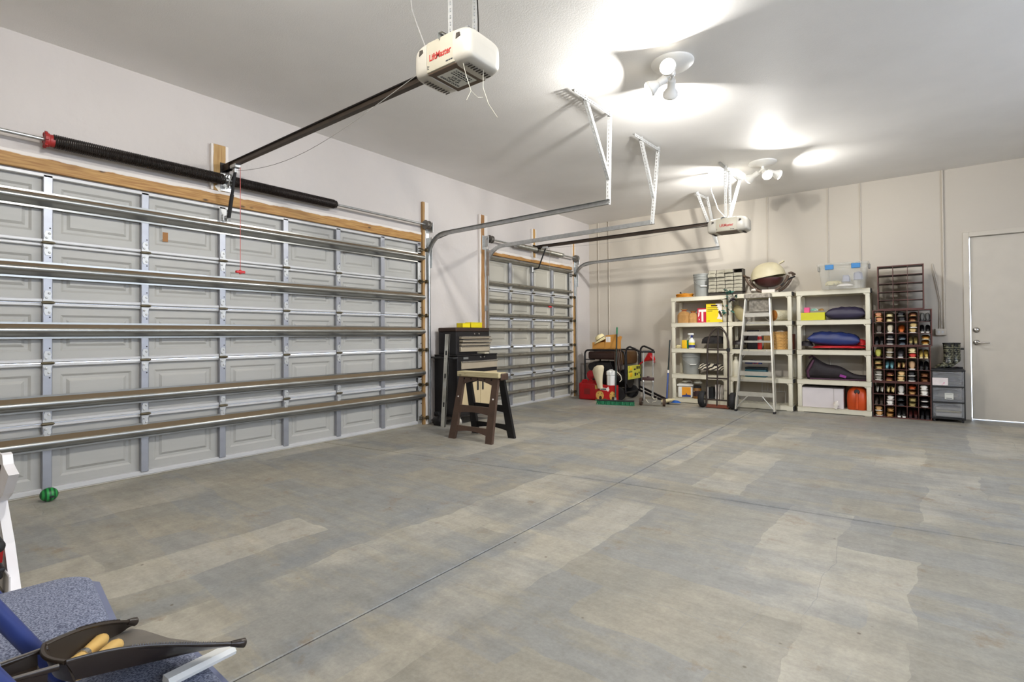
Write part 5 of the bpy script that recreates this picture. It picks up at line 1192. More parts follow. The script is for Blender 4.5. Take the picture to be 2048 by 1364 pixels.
# ================================================================ stepladder leaning on the middle shelf unit
mat('alu', (206, 204, 196), .33, .85, var=.08, sc=14); mat('alu_cast', (150, 144, 134), .4, .7, var=.35, sc=26)
t = thing('stepladder', 'folded aluminium stepladder leaning against middle shelf unit', 'ladder', (3.215, -.91, 0))
LX0, LX1, LT = -.252, .252, 1.70     # foot half widths, top height
ly = lambda z: .27*z/1.77
def rail_x(s, z): return s*(.252-.098*z/1.72)
def channel(p0, p1, w, d, s, name, m='alu'):
    """open C rail between two points; web faces outwards (s = side)"""
    prof = [(s*w, -d), (s*w, d), (0, d), (0, d-.003), (s*(w-.003), d-.003), (s*(w-.003), -d+.003), (0, -d+.003), (0, -d)]
    bm = NB(); dr = (Vector(p1)-Vector(p0)).normalized(); b = Vector((1, 0, 0)).cross(dr).normalized()
    a = Vector((1, 0, 0)); sweep(bm, [(p0, a, -b), (p1, a, -b)], prof, closed=True); return obj(name, bm, m, t)
for s in (-1, 1):
    channel((rail_x(s, 0), 0, .012), (rail_x(s, LT), ly(LT), LT), .020, .032, s, 'front_rail')
    channel((rail_x(s, 0)*.98+s*.006, .085, .075), (rail_x(s, LT)*1.02, ly(LT)+.055, LT), .018, .020, s, 'rear_rail')
    bm = NB(); bx(bm, -.016, .016, -.036, .036, 0, .03, .004, M=T(rail_x(s, 0)+s*.008, .0, 0)); obj('foot', bm, 'rubber', t)
for k, z in enumerate((.285, .585, .885, 1.175, 1.455)):
    bm = NB(); w = rail_x(1, z); y = ly(z)
    bx(bm, -w, w, y-.034, y+.045, z-.004, z); bx(bm, -w, w, y-.036, y-.033, z-.056, z); bx(bm, -w, w, y+.043, y+.046, z-.03, z)
    for q in range(5): bx(bm, -w, w, y-.026+q*.014, y-.022+q*.014, z, z+.0018)
    obj('step', bm, 'alu', t)
for z in (.45, .735, 1.03, 1.31):
    bm = NB(); w = rail_x(1, z); bx(bm, -w, w, ly(z)+.075, ly(z)+.083, z-.018, z+.012); obj('rear_bar', bm, 'alu', t)
for s in (-1, 1):
    bm = NB(); w0 = rail_x(s, .05); 
    tube(bm, [(w0*.98, -.005, .06), (rail_x(s, .25)*.42, ly(.25)-.03, .232)], .008, 6); obj('brace', bm, 'alu', t)
    for z in (.88, 1.40):
        bm = NB(); tube(bm, [(rail_x(s, z), ly(z)+.06, z-.09), (rail_x(s, z)*.55, ly(z)+.078, z+.03 if z < 1 else z-.02)], .006, 6); obj('brace', bm, 'alu', t)
bm = NB(); y = ly(LT); w = rail_x(1, LT)+.012
bx(bm, -w-.012, w+.012, y-.06, y+.085, LT+.035, LT+.045, .003); bx(bm, -w-.012, w+.012, y-.062, y-.055, LT-.02, LT+.04, .003); bx(bm, -w-.014, -w-.006, y-.06, y+.085, LT-.03, LT+.04, .003); bx(bm, w+.006, w+.014, y-.06, y+.085, LT-.03, LT+.04, .003)
for q in range(9): bx(bm, -w+.01+q*(2*w-.02)/8-.008, -w+.01+q*(2*w-.02)/8+.008, y-.066, y-.060, LT-.012+(q % 2)*.014, LT+.012+(q % 2)*.014, .003)
obj('top_cap', bm, 'alu_cast', t)
bm = NB(); z0, z1 = 1.48, 1.665; bx(bm, -.135, .135, ly(1.57)+.078, ly(1.57)+.084, z0, z1, .003)
for q in range(6): bx(bm, -.11+q*.042, -.09+q*.042, ly(1.57)+.074, ly(1.57)+.079, z0+.03, z1-.03, .002, M=T(0, 0, z0+.09) @ RY(.0) @ T(0, 0, -z0-.09))
tube(bm, [(.05*math.cos(a)+.03, ly(1.57)+.076, 1.565+.05*math.sin(a)) for a in [2*PI*k/16 for k in range(16)]], .004, 5, closed=True); obj('pail_shelf', bm, 'alu_cast', t)
# ================================================================ hand truck
mat('truck_black', (56, 46, 40), .5, .35, var=.25, sc=14); mat('tire', (26, 25, 26), .75, var=.15); mat('truck_red', (112, 56, 36), .6, var=.3, sc=9); mat('hub', (190, 190, 184), .4, .5)
t = thing('hand_truck', 'black hand truck with two fat tires before left shelf unit', 'hand truck', (2.655, -.82, 0), 0)
def lean(z): return .12*z/1.25
bm = NB(); w = .158; pts = [(-w, .0, .03), (-w, lean(.95), .95)]
for k in range(1, 12):
    a = PI-PI*k/12; pts.append((w*math.cos(a), lean(.95+.28*math.sin(a)), .95+.29*math.sin(a)))
pts += [(w, lean(.95), .95), (w, 0, .03)]
tube(bm, pts, .0135, 8); obj('loop_frame', bm, 'truck_black', t, 60)
bm = NB(); tube(bm, [(0, 0, .04), (0, lean(.9), .9), (-.006, lean(1.22), 1.235)], .012, 8); obj('center_tube', bm, 'truck_black', t, 60)
for z in (.13, .46, .90):
    bm = NB(); cyl(bm, (-w, lean(z), z), (w, lean(z), z), .012, n=8); obj('cross_bar', bm, 'truck_black', t, 60)
bm = NB(); bx(bm, -w-.01, w+.01, -.004, .012, .01, .06, .002); bx(bm, -w-.01, w+.01, -.0, .16, .006, .014, .002); obj('toe_plate', bm, 'truck_red', t)
bm = NB(); cyl(bm, (-.24, .075-.03, .128), (.24, .075-.03, .128), .009, n=8); obj('axle', bm, 'truck_black', t)
for s in (-1, 1):
    bm = NB(); lathe(bm, [(.075, -.040), (.105, -.046), (.122, -.034), (.128, -.014), (.128, .014), (.122, .034), (.105, .046), (.075, .040)], 32, T(s*.228, .045, .128) @ RY(PI/2), cap=False); lathe(bm, [(.075, .040), (.075, -.040)], 32, T(s*.228, .045, .128) @ RY(PI/2), cap=False); wl = obj('tire', bm, 'tire', t, 40)
    bm = NB(); lathe(bm, [(.001, -.012), (.075, -.030), (.075, .030), (.001, .012)], 24, T(s*.228, .045, .128) @ RY(PI/2), cap=False); obj('wheel_hub', bm, 'hub', wl, 40)
    bm = NB(); bx(bm, s*.165-.004, s*.165+.004, -.01, .06, .09, .22, .002); obj('axle_bracket', bm, 'truck_black', t)
bm = NB(); bx(bm, w-.03, w+.02, lean(.9)-.02, lean(.9)+.02, .87, .93, .01); obj('stair_grip', bm, 'rubber', t)
# ================================================================ generator and what is piled around it
mat('gen_black', (24, 22, 24), .45, .2, var=.3, sc=20); mat('gen_tank', (52, 32, 26), .4, var=.2); mat('gen_yellow', (206, 200, 70), .5, var=.06); mat('gen_red', (150, 26, 34), .5); mat('gen_engine', (32, 29, 30), .5, .4, var=.4, sc=18); mat('brass', (150, 110, 50), .4, .7)
GX0, GX1, GY0, GY1 = .33, 1.14, -.78, -.20
t = thing('generator', 'black tube framed generator with yellow control panel', 'generator', (.73, -.49, 0)); ox, oy = .73, -.49
def G(x, y, z): return (x-ox, y-oy, z)
for y in (GY0, GY1):
    bm = NB(); r = .07
    pts = [G(GX0, y, .05), G(GX0, y, .87-r)]+[G(GX0+r-r*math.cos(a), y, .87-r+r*math.sin(a)) for a in (.4, .8, 1.2)]+[G(GX0+r, y, .87)]
    pts += [G(GX1-.10, y, .87), G(GX1-.04, y, .845), G(GX1-.02, y, .78), G(GX1-.02, y, .14)]
    tube(bm, pts, .0165, 10); obj('side_frame', bm, 'gen_black', t, 60)
bm = NB()
for x, z in ((GX0, .14), (GX1-.02, .14), (GX0+.05, .87)): bm = NB(); cyl(bm, G(x, GY0, z), G(x, GY1, z), .015, n=8); obj('cross_tube', bm, 'gen_black', t, 60)
for y in (GY0, GY1):
    bm = NB(); cyl(bm, G(GX0, y, .14), G(GX1-.02, y, .14), .015, n=8); obj('base_tube', bm, 'gen_black', t, 60)
    bm = NB(); cyl(bm, G(GX0, y, .70), G(GX0+.2, y, .70), .008, n=8); obj('tank_stay', bm, 'gen_black', t, 60)
bm = NB(); bx(bm, *sorted((GX0+.03-ox, GX1-.16-ox)), GY0+.05-oy, GY1-.04-oy, .70, .845, .035, seg=3); obj('fuel_tank', bm, 'gen_tank', t, 45)
bm = NB(); bx(bm, GX0+.08-ox, GX1-.30-ox, GY0+.04-oy, GY1-.06-oy, .20, .66, .05, seg=2); obj('engine_block', bm, 'gen_engine', t, 40)
bm = NB()
for k in range(7): bx(bm, GX0+.10-ox, GX0+.30-ox, GY0+.03-oy, GY1-.05-oy, .46+k*.022, .468+k*.022)
obj('cooling_fin', bm, 'gen_black', t)
bm = NB(); cyl(bm, G(GX0+.12, GY0-.005, .42), G(GX0+.12, GY0+.06, .42), .085, n=24); obj('recoil_cover', bm, 'gen_red', t, 40)
bm = NB(); cyl(bm, G(GX0+.14, GY0-.01, .575), G(GX0+.14, GY0+.05, .575), .07, n=20); obj('air_filter', bm, 'gen_engine', t, 40)
bm = NB(); tube(bm, [G(GX0+.25, GY0-.01, .56), G(GX0+.33, GY0-.02, .50), G(GX0+.45, GY0-.015, .52)], .012, 8); tube(bm, [G(GX0+.5, GY0, .66), G(GX0+.57, GY0-.02, .55), G(GX0+.56, GY0-.01, .40)], .008, 6); obj('fuel_hose', bm, 'gen_black', t, 50)
bm = NB(); cyl(bm, G(GX1-.30, -.49, .36), G(GX1-.06, -.49, .36), .16, n=28); obj('alternator', bm, 'gen_engine', t, 40)
bm = NB(); bx(bm, GX1-.26-ox, GX1-.03-ox, GY0+.02-oy, GY1-.02-oy, .62, .86, .05, seg=2); obj('muffler_guard', bm, mat('gen_brown', (86, 58, 26), .45, .2, var=.25), t, 40)
bm = NB(); bx(bm, GX1-.012-ox, GX1+.0-ox, -.70-oy, -.13-oy, .36, .60, .003); pn = obj('control_panel', bm, 'gen_yellow', t)
for i, (yy, zz, w_, h_, m) in enumerate(((-.60, .545, .09, .05, 'sponge_yellow'), (-.60, .44, .10, .07, 'sponge_yellow'), (-.34, .555, .05, .05, 'gen_black'), (-.26, .555, .05, .05, 'gen_black'), (-.44, .53, .06, .022, 'gen_black'), (-.42, .44, .05, .055, 'gen_black'), (-.34, .44, .035, .035, 'gen_black'), (-.26, .46, .03, .035, 'gen_black'), (-.20, .41, .03, .04, 'gen_black'), (-.62, .495, .14, .012, 'dog_brown'))):
    bm = NB(); bx(bm, GX1-ox-.001, GX1+.008-ox, yy-w_/2-oy, yy+w_/2-oy, zz-h_/2, zz+h_/2, .003); obj('panel_socket', bm, m, pn)
for y in (GY0+.0, GY1+.02):
    bm = NB(); p = [G(GX1-.0, y, .30), G(GX1-.0, y, .86)]
    for a in (.3, .7, 1.1, 1.5): p.append(G(GX1+.075-.075*math.cos(a), y, .86+.075*math.sin(a)))
    p += [G(GX1+.16, y, .90), G(GX1+.25, y, .855)]
    tube(bm, p, .0165, 10); obj('lift_handle', bm, 'gen_black', t, 60)
bm = NB(); cyl(bm, G(GX1-.15, GY0-.03, .115), G(GX1-.15, GY0+.04, .115), .115, n=28); obj('wheel', bm, 'tire', t, 40); bm = NB(); cyl(bm, G(GX1-.15, GY1-.06, .115), G(GX1-.15, GY1, .115), .115, n=28); obj('wheel', bm, 'tire', t, 40)
for yy_ in (GY0, GY1-.05): bm = NB(); bx(bm, GX0+.01-ox, GX0+.09-ox, yy_-oy, yy_+.05-oy, 0, .15, .01); obj('leg', bm, 'gen_black', t)
# loops of cord hung over the frame tube
t = thing('hanging_cord', 'brown extension cord looped over front generator frame', 'cord', (.98, -.80, .89))
for k, (dx, zl) in enumerate(((.0, -.40), (.035, -.46), (.07, -.36))):
    bm = NB(); tube(bm, [(dx-.03, -.012, -.02), (dx-.02, -.022, .008), (dx, -.018, .006), (dx+.02, -.03, -.08), (dx+.035, -.032, zl*.6), (dx+.02, -.03, zl), (dx-.015, -.03, zl*.95), (dx-.03, -.03, zl*.5), (dx-.03, -.024, -.04)], .007, 6); obj('cord_loop', bm, mat('cord_brown', (74, 58, 50), .6, var=.2) if 'cord_brown' not in MT else 'cord_brown', t, 60)
# cardboard box with a straw hat on the generator
mat('cardboard', (186, 132, 58), .8, var=.08, sc=6); mat('straw', (222, 208, 160), .8, var=.08, bump=.6, bsc=90)
t = thing('open_carton', 'open brown cardboard box lying on top of generator', 'box', (.69, -.58, .888), .12)
bm = NB(); th = .004
bx(bm, -.26, .21, -.10, -.096, 0, .12, M=None); bx(bm, -.26, .21, .096, .10, 0, .22); bx(bm, -.26, .21, -.10, .10, 0, th); bx(bm, .206, .21, -.10, .10, 0, .22); bx(bm, -.26, -.256, -.10, .10, 0, .10)
obj('carton', bm, 'cardboard', t)
bm = NB(); prism(bm, [(-.26, 0), (-.02, .02), (-.02, .13), (-.20, .11)], -.112, -.108, MXZ); obj('front_flap', bm, 'cardboard', t)
bm = NB(); prism(bm, [(-.02, .0), (.21, .03), (.21, .265), (.0, .245)], -.112, -.107, MXZ); f = obj('side_flap', bm, 'cardboard', t)
bm = NB(); bx(bm, .005, .09, -.1135, -.112, .125, .22); l = obj('shipping_label', bm, 'print_white', f); bm = NB(); bx(bm, .03, .034, -.1145, -.113, .13, .215); bx(bm, .06, .064, -.1145, -.113, .13, .215); obj('label_line', bm, 'print_dark', l)
bm = NB(); prism(bm, [(.21, .06), (.26, .22), (.21, .24)], .02, .024, MXZ); obj('back_flap', bm, 'cardboard', t)
t = thing('straw_hat', 'pale straw hat slumped on the cardboard box', 'hat', (.57, -.60, 1.05))
Mh = RY(-.55) @ RX(.15)
bm = NB(); rings = []
for r, z in ((.175, -.02), (.16, -.004), (.13, .008), (.10, .006), (.092, .02), (.088, .07), (.075, .095), (.04, .104), (0.002, .105)):
    rings.append([bm.verts.new(Mh @ Vector((r*math.cos(2*PI*k/32), r*.9*math.sin(2*PI*k/32), z+.014*math.sin(4*PI*k/32)*(r > .12)))) for k in range(32)])
for a, b in zip(rings, rings[1:]):
    for k in range(32): bm.faces.new((a[k], a[(k+1) % 32], b[(k+1) % 32], b[k]))
obj('hat_body', bm, 'straw', t, 60)
bm = NB(); lathe(bm, [(.094, .012), (.092, .03)], 32, Mh @ Matrix.Diagonal((1, .9, 1, 1)), cap=False); obj('hat_band', bm, 'cap_dark', t, 60)
# red gas can
mat('gas_red', (156, 12, 18), .4, var=.1, sc=4)
t = thing('gas_can', 'red plastic gas can on floor beside the door track', 'gas can', (.49, -.93, 0), .15)
bm = NB(); bx(bm, -.165, .165, -.085, .085, 0, .30, .032, seg=3); obj('can_body', bm, 'gas_red', t, 45)
bm = NB(); prism(bm, [(-.14, .28), (-.165, .25), (.165, .25), (.16, .30), (.12, .352), (.02, .352), (.0, .318), (-.03, .318), (-.06, .352), (-.10, .352)], -.05, .05, MXZ); obj('top_handle', bm, 'gas_red', t, 30)
bm = NB(); bx(bm, -.06, .05, -.0875, -.085, .10, .20, .002); obj('embossed_badge', bm, mat('gas_red_dark', (120, 24, 20), .5), t)
bm = NB(); lathe(bm, [(.03, 0), (.03, .04), (.024, .045)], 14, T(.10, .0, .33)); obj('cap', bm, 'rubber', t, 40)
# printed red box with cloth and white jug
mat('pet_red', (176, 22, 24), .5, var=.06); mat('pet_tan', (206, 164, 84), .6, var=.15, sc=20); mat('pet_green', (44, 110, 56), .5, var=.1)
t = thing('dog_biscuit_box', 'red printed box with golden pictures on floor before generator', 'box', (.845, -1.0, 0), .05)
bm = NB(); bx(bm, -.19, .19, 0, .13, 0, .275, .003); obj('carton', bm, 'pet_red', t)
bm = NB(); prism(bm, [(-.10, .19), (-.09, .235), (.03, .225), (.06, .255), (.08, .20), (.055, .165), (.03, .185)], -.0015, .0, MXZ); obj('white_logo_shape', bm, 'print_white', t)
bm = NB(); bx(bm, -.085, .02, -.0025, -.0015, .196, .217); obj('logo_print', bm, mat('logo_dark', (20, 60, 50), .5), t)
for x in (-.10, .135):
    bm = NB(); prism(bm, [(x+.075*math.cos(a)*(1 if x < 0 else .72), .095+.08*math.sin(a)) for a in [2*PI*k/18 for k in range(18)]], -.0015, 0, MXZ); p = obj('golden_picture', bm, 'pet_tan', t)
    bm = NB(); prism(bm, [(x+.012+.026*math.cos(a), .052+.036*math.sin(a)) for a in [2*PI*k/14 for k in range(14)]], -.0025, -.0015, MXZ); prism(bm, [(x-.030+.008*math.cos(a), .125+.007*math.sin(a)) for a in [2*PI*k/8 for k in range(8)]], -.0025, -.0015, MXZ); prism(bm, [(x+.030+.008*math.cos(a), .130+.007*math.sin(a)) for a in [2*PI*k/8 for k in range(8)]], -.0025, -.0015, MXZ); obj('dark_spot', bm, 'dog_brown', p)
bm = NB(); prism(bm, [(-.19, 0), (.19, 0), (.19, .02), (.12, .04), (.06, .022), (.0, .045), (-.07, .02), (-.14, .03), (-.19, .015)], -.003, -.0016, MXZ); obj('green_border', bm, 'pet_green', t)
bm = NB(); bx(bm, -.188, -.14, -.0018, 0, .20, .27); obj('corner_badge', bm, 'pet_tan', t)
mat('canvas', (206, 194, 164), .85, var=.08, bump=.5, bsc=30)
t = thing('water_jug', 'white octagonal plastic jug behind red printed box', 'jug', (.925, -.93, .276), .3)
bm = NB(); lathe(bm, [(.075, 0), (.078, .01), (.078, .17), (.086, .18), (.088, .225), (.08, .24), (.03, .262), (.03, .27)], 8); obj('jug_body', bm, 'bottle_white', t, 25)
bm = NB(); tube(bm, [(.05, -.02, .24), (.11, -.03, .23), (.17, -.03, .17), (.185, -.03, .10), (.15, -.03, .06)], .007, 6); obj('jug_hose', bm, 'twine', t, 60)
bm = NB(); from mathutils import noise as _nz
rings = []
for i, (z, rx_, ry_, cxx) in enumerate(((-.055, .045, .03, .02), (.05, .06, .035, .0), (.16, .085, .05, -.02), (.25, .10, .06, -.02), (.31, .088, .06, .0), (.34, .055, .05, .02), (.345, .01, .01, .03))):
    rings.append([bm.verts.new((cxx+rx_*math.cos(2*PI*k/26)*(1+.12*_nz.noise(Vector((3*math.cos(2*PI*k/26), 3*math.sin(2*PI*k/26), z*6)))), ry_*math.sin(2*PI*k/26)*(1+.25*_nz.noise(Vector((4*math.cos(2*PI*k/26), 4*math.sin(2*PI*k/26), z*8)))), z)) for k in range(26)])
for a, b in zip(rings, rings[1:]):
    for k in range(26): bm.faces.new((a[k], a[(k+1) % 26], b[(k+1) % 26], b[k]))
bm.faces.new(rings[0][::-1]); tag(obj('canvas_cloth', bm, 'canvas', None, 60, (.765, -1.06, .276)), 'beige canvas cloth draped over the red printed box', 'cloth')
# push broom
mat('broom_green', (18, 104, 66), .7, var=.25, sc=40); mat('pole_dark', (34, 46, 44), .4, .3, var=.2)
t = thing('push_broom', 'push broom with green bristles, pole leaning on generator', 'broom', (1.205, -1.34, 0), .30)
bm = NB(); bx(bm, -.30, .30, -.03, .03, .058, .082, .006); obj('head_block', bm, 'cap_dark', t)
bm = NB(); rnd = random.Random(2)
for i in range(62):
    for j in range(4):
        x = -.295+i*.59/61; y = -.027+j*.018; dx, dy = rnd.uniform(-.012, .012), rnd.uniform(-.02, .02)
        v = [bm.verts.new(p) for p in ((x-.007, y-.006, .06), (x+.007, y-.006, .06), (x+.007, y+.006, .06), (x-.007, y+.006, .06), (x+dx-.004, y+dy*1.2-.003, .0), (x+dx+.006, y+dy*1.2, .0), (x+dx, y+dy*1.2+.006, .0))]
        bm.faces.new((v[0], v[1], v[5], v[4])); bm.faces.new((v[1], v[2], v[6], v[5])); bm.faces.new((v[2], v[3], v[4], v[6])); bm.faces.new((v[3], v[0], v[4]))
obj('bristles', bm, 'broom_green', t)['kind'] = 'stuff'
Mi = RZ(-.30); p1 = Mi @ Vector((-.312, .72, 1.27))
bm = NB(); tube(bm, [(0, 0, .08), tuple(p1*.90+Vector((0, 0, .01)))], .0125, 10); obj('pole', bm, 'pole_dark', t, 60)
bm = NB(); tube(bm, [tuple(p1*.90+Vector((0, 0, .01))), tuple(p1)], .014, 10); obj('pole_grip', bm, 'broom_green', t, 60)
bm = NB(); bx(bm, -.02, .02, -.012, .012, .07, .12, .004); obj('clamp', bm, 'galv', t)
# red funnel behind the handles
t = thing('red_funnel', 'red plastic funnel wedged behind the generator handles', 'funnel', (1.30, -.20, .72))
bm = NB(); Mf = T(0, 0, 0) @ RY(1.0); lathe(bm, [(.012, -.20), (.016, -.09), (.09, .06), (.095, .075), (.088, .07), (.012, -.08)], 20, Mf, cap=False); obj('cone', bm, 'red_plastic', t, 50)
bm = NB(); tube(bm, [Mf @ Vector((.09, 0, .065)), Mf @ Vector((.125, 0, .07)), Mf @ Vector((.12, 0, .04)), Mf @ Vector((.09, 0, .05))], .006, 6); obj('hang_tab', bm, 'red_plastic', t, 50)
# luggage cart
mat('cart_chrome', (176, 174, 168), .28, .9, var=.1); mat('cart_brown', (70, 50, 36), .6, var=.2)
t = thing('luggage_cart', 'folding luggage cart with chrome telescopic tubes standing upright', 'luggage cart', (1.73, -1.08, 0), .22)
for s in (-1, 1):
    x = -.07+s*.075
    bm = NB(); cyl(bm, (x, 0, .06), (x, .02, .45), .012, n=10); obj('lower_tube', bm, 'cart_chrome', t, 60)
    bm = NB(); cyl(bm, (x, .02, .45), (x, .05, .86), .009, n=10); obj('upper_tube', bm, 'cart_chrome', t, 60)
    bm = NB(); lathe(bm, [(.017, 0), (.017, .03), (.013, .035)], 12, T(x, .015, .37)); obj('tube_collar', bm, 'cart_chrome', t, 50)
    bm = NB(); cyl(bm, (s*.165-.0, -.01, .062), (s*.165+s*.035, -.01, .062), .062, n=24); wl = obj('wheel', bm, 'cart_brown', t, 40)
    bm = NB(); tube(bm, [(x, 0, .33), (x-s*.025, -.015, .08)], .005, 6); obj('strut_rod', bm, 'cart_chrome', t)
bm = NB(); tube(bm, [(-.175, .05, .862), (-.07, .05, .868), (.035, .05, .862)], .018, 10); obj('handle_bar', bm, 'rubber', t, 60)
bm = NB(); bx(bm, -.165, .025, .0, .04, .40, .455, .01, seg=2); lathe(bm, [(.024, 0), (.024, .018)], 14, T(-.07, .02, .45)); obj('lock_block', bm, mat('cart_maroon', (66, 40, 40), .5), t, 40)
bm = NB(); cyl(bm, (-.17, -.01, .062), (.17, -.01, .062), .008, n=8); bx(bm, -.14, .14, -.03, -.02, .03, .10, .003); bx(bm, -.14, .14, -.05, -.04, .02, .05, .003); obj('axle_frame', bm, 'cart_chrome', t)
bm = NB(); tube(bm, [(.0, -.03, .15), (.03, -.04, .11), (.08, -.045, .14), (.06, -.045, .08), (.0, -.045, .06)], .006, 6); tube(bm, [(-.1, -.03, .10), (-.06, -.04, .05), (.02, -.045, .03)], .006, 6); obj('bungee_cord', bm, 'twine', t, 60)
# black bars running from generator to the mop
for k, (z0, z1, dy, lb) in enumerate(((.235, .055, .0, 'upper black steel bar sloping down beside the generator'), (.175, .02, -.03, 'lower black steel bar sloping down beside the generator'))):
    bm = NB(); a = Vector((1.21, -.42+dy, z0)); b = Vector((1.88, -.74+dy, z1)); d, u, w_ = frame_of(b-a)
    sweep(bm, [(a, u, w_), (b, u, w_)], [(-.012, -.016), (.012, -.016), (.012, .016), (-.012, .016)], closed=True); o = tag(obj('steel_bar', bm, 'gen_black'), lb, 'bar')
# blue mop leaning on the shelf post and its heads
mat('mop_blue', (70, 92, 152), .5, var=.15, sc=8); mat('mop_pad', (196, 182, 142), .9, bump=.6, bsc=40); mat('mop_cloth', (30, 84, 160), .8, bump=.4, bsc=30)
t = thing('dust_mop', 'blue handled dust mop leaning beside left shelf unit', 'mop', (1.79, -.60, 0))
bm = NB(); tube(bm, [(-.005, -.02, .03), (.015, .01, .52)], .0135, 10); obj('lower_handle', bm, 'mop_blue', t, 60)
bm = NB(); tube(bm, [(.015, .01, .52), (.035, .05, 1.05)], .0105, 10); obj('upper_handle', bm, 'pole_dark', t, 60)
bm = NB(); lathe(bm, [(.017, 0), (.017, .04), (.013, .05)], 10, T(.015, .01, .50)); obj('twist_collar', bm, 'print_white', t, 50)
bm = NB(); blob(bm, (0, 0, 0), .14, .045, .03, 81, .2, 4, 24, 12, M=T(.06, -.22, .058) @ RZ(.5) @ RY(-.18)); obj('mop_pad', bm, 'mop_pad', t, 60)
bm = NB(); blob(bm, (0, 0, .03), .10, .06, .034, 84, .2, 3, 24, 12, flat=0.0); tag(obj('blue_cloth', bm, 'mop_cloth', None, 60, (1.955, -.72, 0)), 'crumpled bright blue cloth on floor beside mop pad', 'cloth')
# ================================================================ tool chest by the left wall
mat('chest_black', (24, 22, 24), .42, .1, var=.2, sc=10); mat('chest_brown', (52, 34, 24), .5, .1, var=.25, sc=6); mat('drawer_steel', (178, 166, 146), .4, .35, var=.06, sc=6); mat('chest_beige', (190, 172, 136), .5, var=.05)
t = thing('rolling_tool_chest', 'black rolling tool cabinet with beige doors against left wall', 'tool cabinet', (.06, -4.20, 0))   # local x out from wall, y along wall
WL = .74
bm = NB(); bx(bm, 0, .42, -.08, WL-.03, .13, .885, .006); obj('cabinet_body', bm, 'chest_black', t)
bm = NB(); bx(bm, .0, .425, -.085, WL-.025, .885, .90, .004); obj('top_tray', bm, 'chest_black', t)
bm = NB(); bx(bm, .42, .438, -.02, WL-.045, .715, .815, .004); d = obj('drawer', bm, 'drawer_steel', t)
bm = NB(); bx(bm, .436, .452, -.02, WL-.045, .800, .818, .004); obj('drawer_lip', bm, 'chrome_dull', d)
for k in range(2):
    y0 = -.02+k*(WL-.025)/2; bm = NB(); bx(bm, .42, .436, y0+.002, y0+(WL-.025)/2-.004, .20, .665, .004); d = obj('cabinet_door', bm, 'chest_beige', t)
    yy = y0+(WL-.025)/2-.055 if k == 0 else y0+.045; bm = NB(); bx(bm, .436, .45, yy-.012, yy+.012, .43, .62, .004); obj('door_pull', bm, 'rubber', d)
for z, ys in ((.86, (.36, .43)),):
    for yy in ys: bm = NB(); cyl(bm, (.42, yy, z), (.428, yy, z), .011, n=12); obj('lock', bm, 'chrome_dull', t, 40)
bm = NB(); bx(bm, .4205, .4235, .03, .12, .842, .868); obj('badge', bm, 'galv', t)
bm = NB(); tube(bm, [(.12, -.09, .865), (.0, -.135, .865), (.08, -.16, .862), (.42, -.15, .862), (.43, -.10, .862)], .012, 8); obj('push_handle', bm, 'rubber', t, 60)
bm = NB(); bx(bm, 0, .41, -.075, WL-.035, .105, .14, .004); obj('base_rail', bm, 'chest_black', t)
for xx in (.06, .38):
    for yy in (-.03, WL-.09):
        bm = NB(); cyl(bm, (xx, yy-.016, .048), (xx, yy+.016, .048), .048, n=22); c = obj('caster', bm, 'opener_lens', t, 40)
        bm = NB(); bx(bm, xx-.02, xx+.02, yy-.022, yy+.022, .085, .108); cyl(bm, (xx, yy-.024, .048), (xx, yy+.024, .048), .014, n=10); obj('caster_fork', bm, 'galv', c)
t = thing('top_tool_chest', 'black top tool box with four steel drawers on rolling cabinet', 'tool box', (.06, -4.20, .90))
WT = .66
bm = NB(); bx(bm, .02, .34, -.02, WT-.02, 0, .30, .005); obj('chest_body', bm, 'chest_black', t)
bm = NB(); bx(bm, .015, .345, -.025, WT-.015, .30, .352, .008); obj('lid', bm, 'chest_brown', t)
for z, h, out_ in ((.205, .028, .045), (.160, .030, .068), (.118, .028, .040), (.035, .070, .030)):
    bm = NB(); bx(bm, .30, .34+out_, .04, WT-.045, z, z+h, .003); d = obj('drawer', bm, 'drawer_steel', t); bm = NB(); bx(bm, .338+out_, .352+out_, .04, WT-.045, z+h-.006, z+h+.006, .003); obj('drawer_lip', bm, 'chrome_dull', d)
for yy in (.33, .42): bm = NB(); cyl(bm, (.34, yy, .27), (.348, yy, .27), .010, n=12); obj('lock', bm, 'chrome_dull', t, 40)
mat('bin_yellow', (226, 206, 20), .5, var=.05)
for k, (y0, w_, h, lb) in enumerate(((.20, .16, .062, 'shorter yellow parts bin on tool box lid'), (.37, .23, .075, 'longer yellow parts bin on tool box lid'))):
    b0 = thing('parts_bin', lb, 'bin', (.20, -4.20+y0, 1.252))
    bm = NB(); bx(bm, .10, .104, 0, w_, 0, h); bx(bm, 0, .004, 0, w_, 0, h); bx(bm, 0, .104, 0, w_, 0, .004); prism(bm, [(0, 0), (.104, 0), (.104, h), (0, h)], 0, .004, MXZ); prism(bm, [(0, 0), (.104, 0), (.104, h*.8), (.05, h), (0, h)], w_-.004, w_, MXZ); obj('bin_shell', bm, 'bin_yellow', b0)
    bm = NB(); bx(bm, .104, .110, .0, w_, h-.008, h, .002); obj('bin_rim', bm, 'bin_yellow', b0)
bm = NB(); bx(bm, -.09, .09, -.045, .045, 0, .028, .006); tag(obj('small_tray', bm, 'organizer_front', None, None, (.45, -3.77, .90)), 'small clear parts tray on the cabinet ledge', 'tray')
bm = NB(); blob(bm, (0, 0, .025), .05, .035, .03, 91, .2, 3, 14, 10, flat=0.0); tag(obj('maroon_rag', bm, mat('maroon', (90, 34, 36), .8), None, 50, (.36, -3.64, .90)), 'small maroon rag in corner of the cabinet ledge', 'rag')
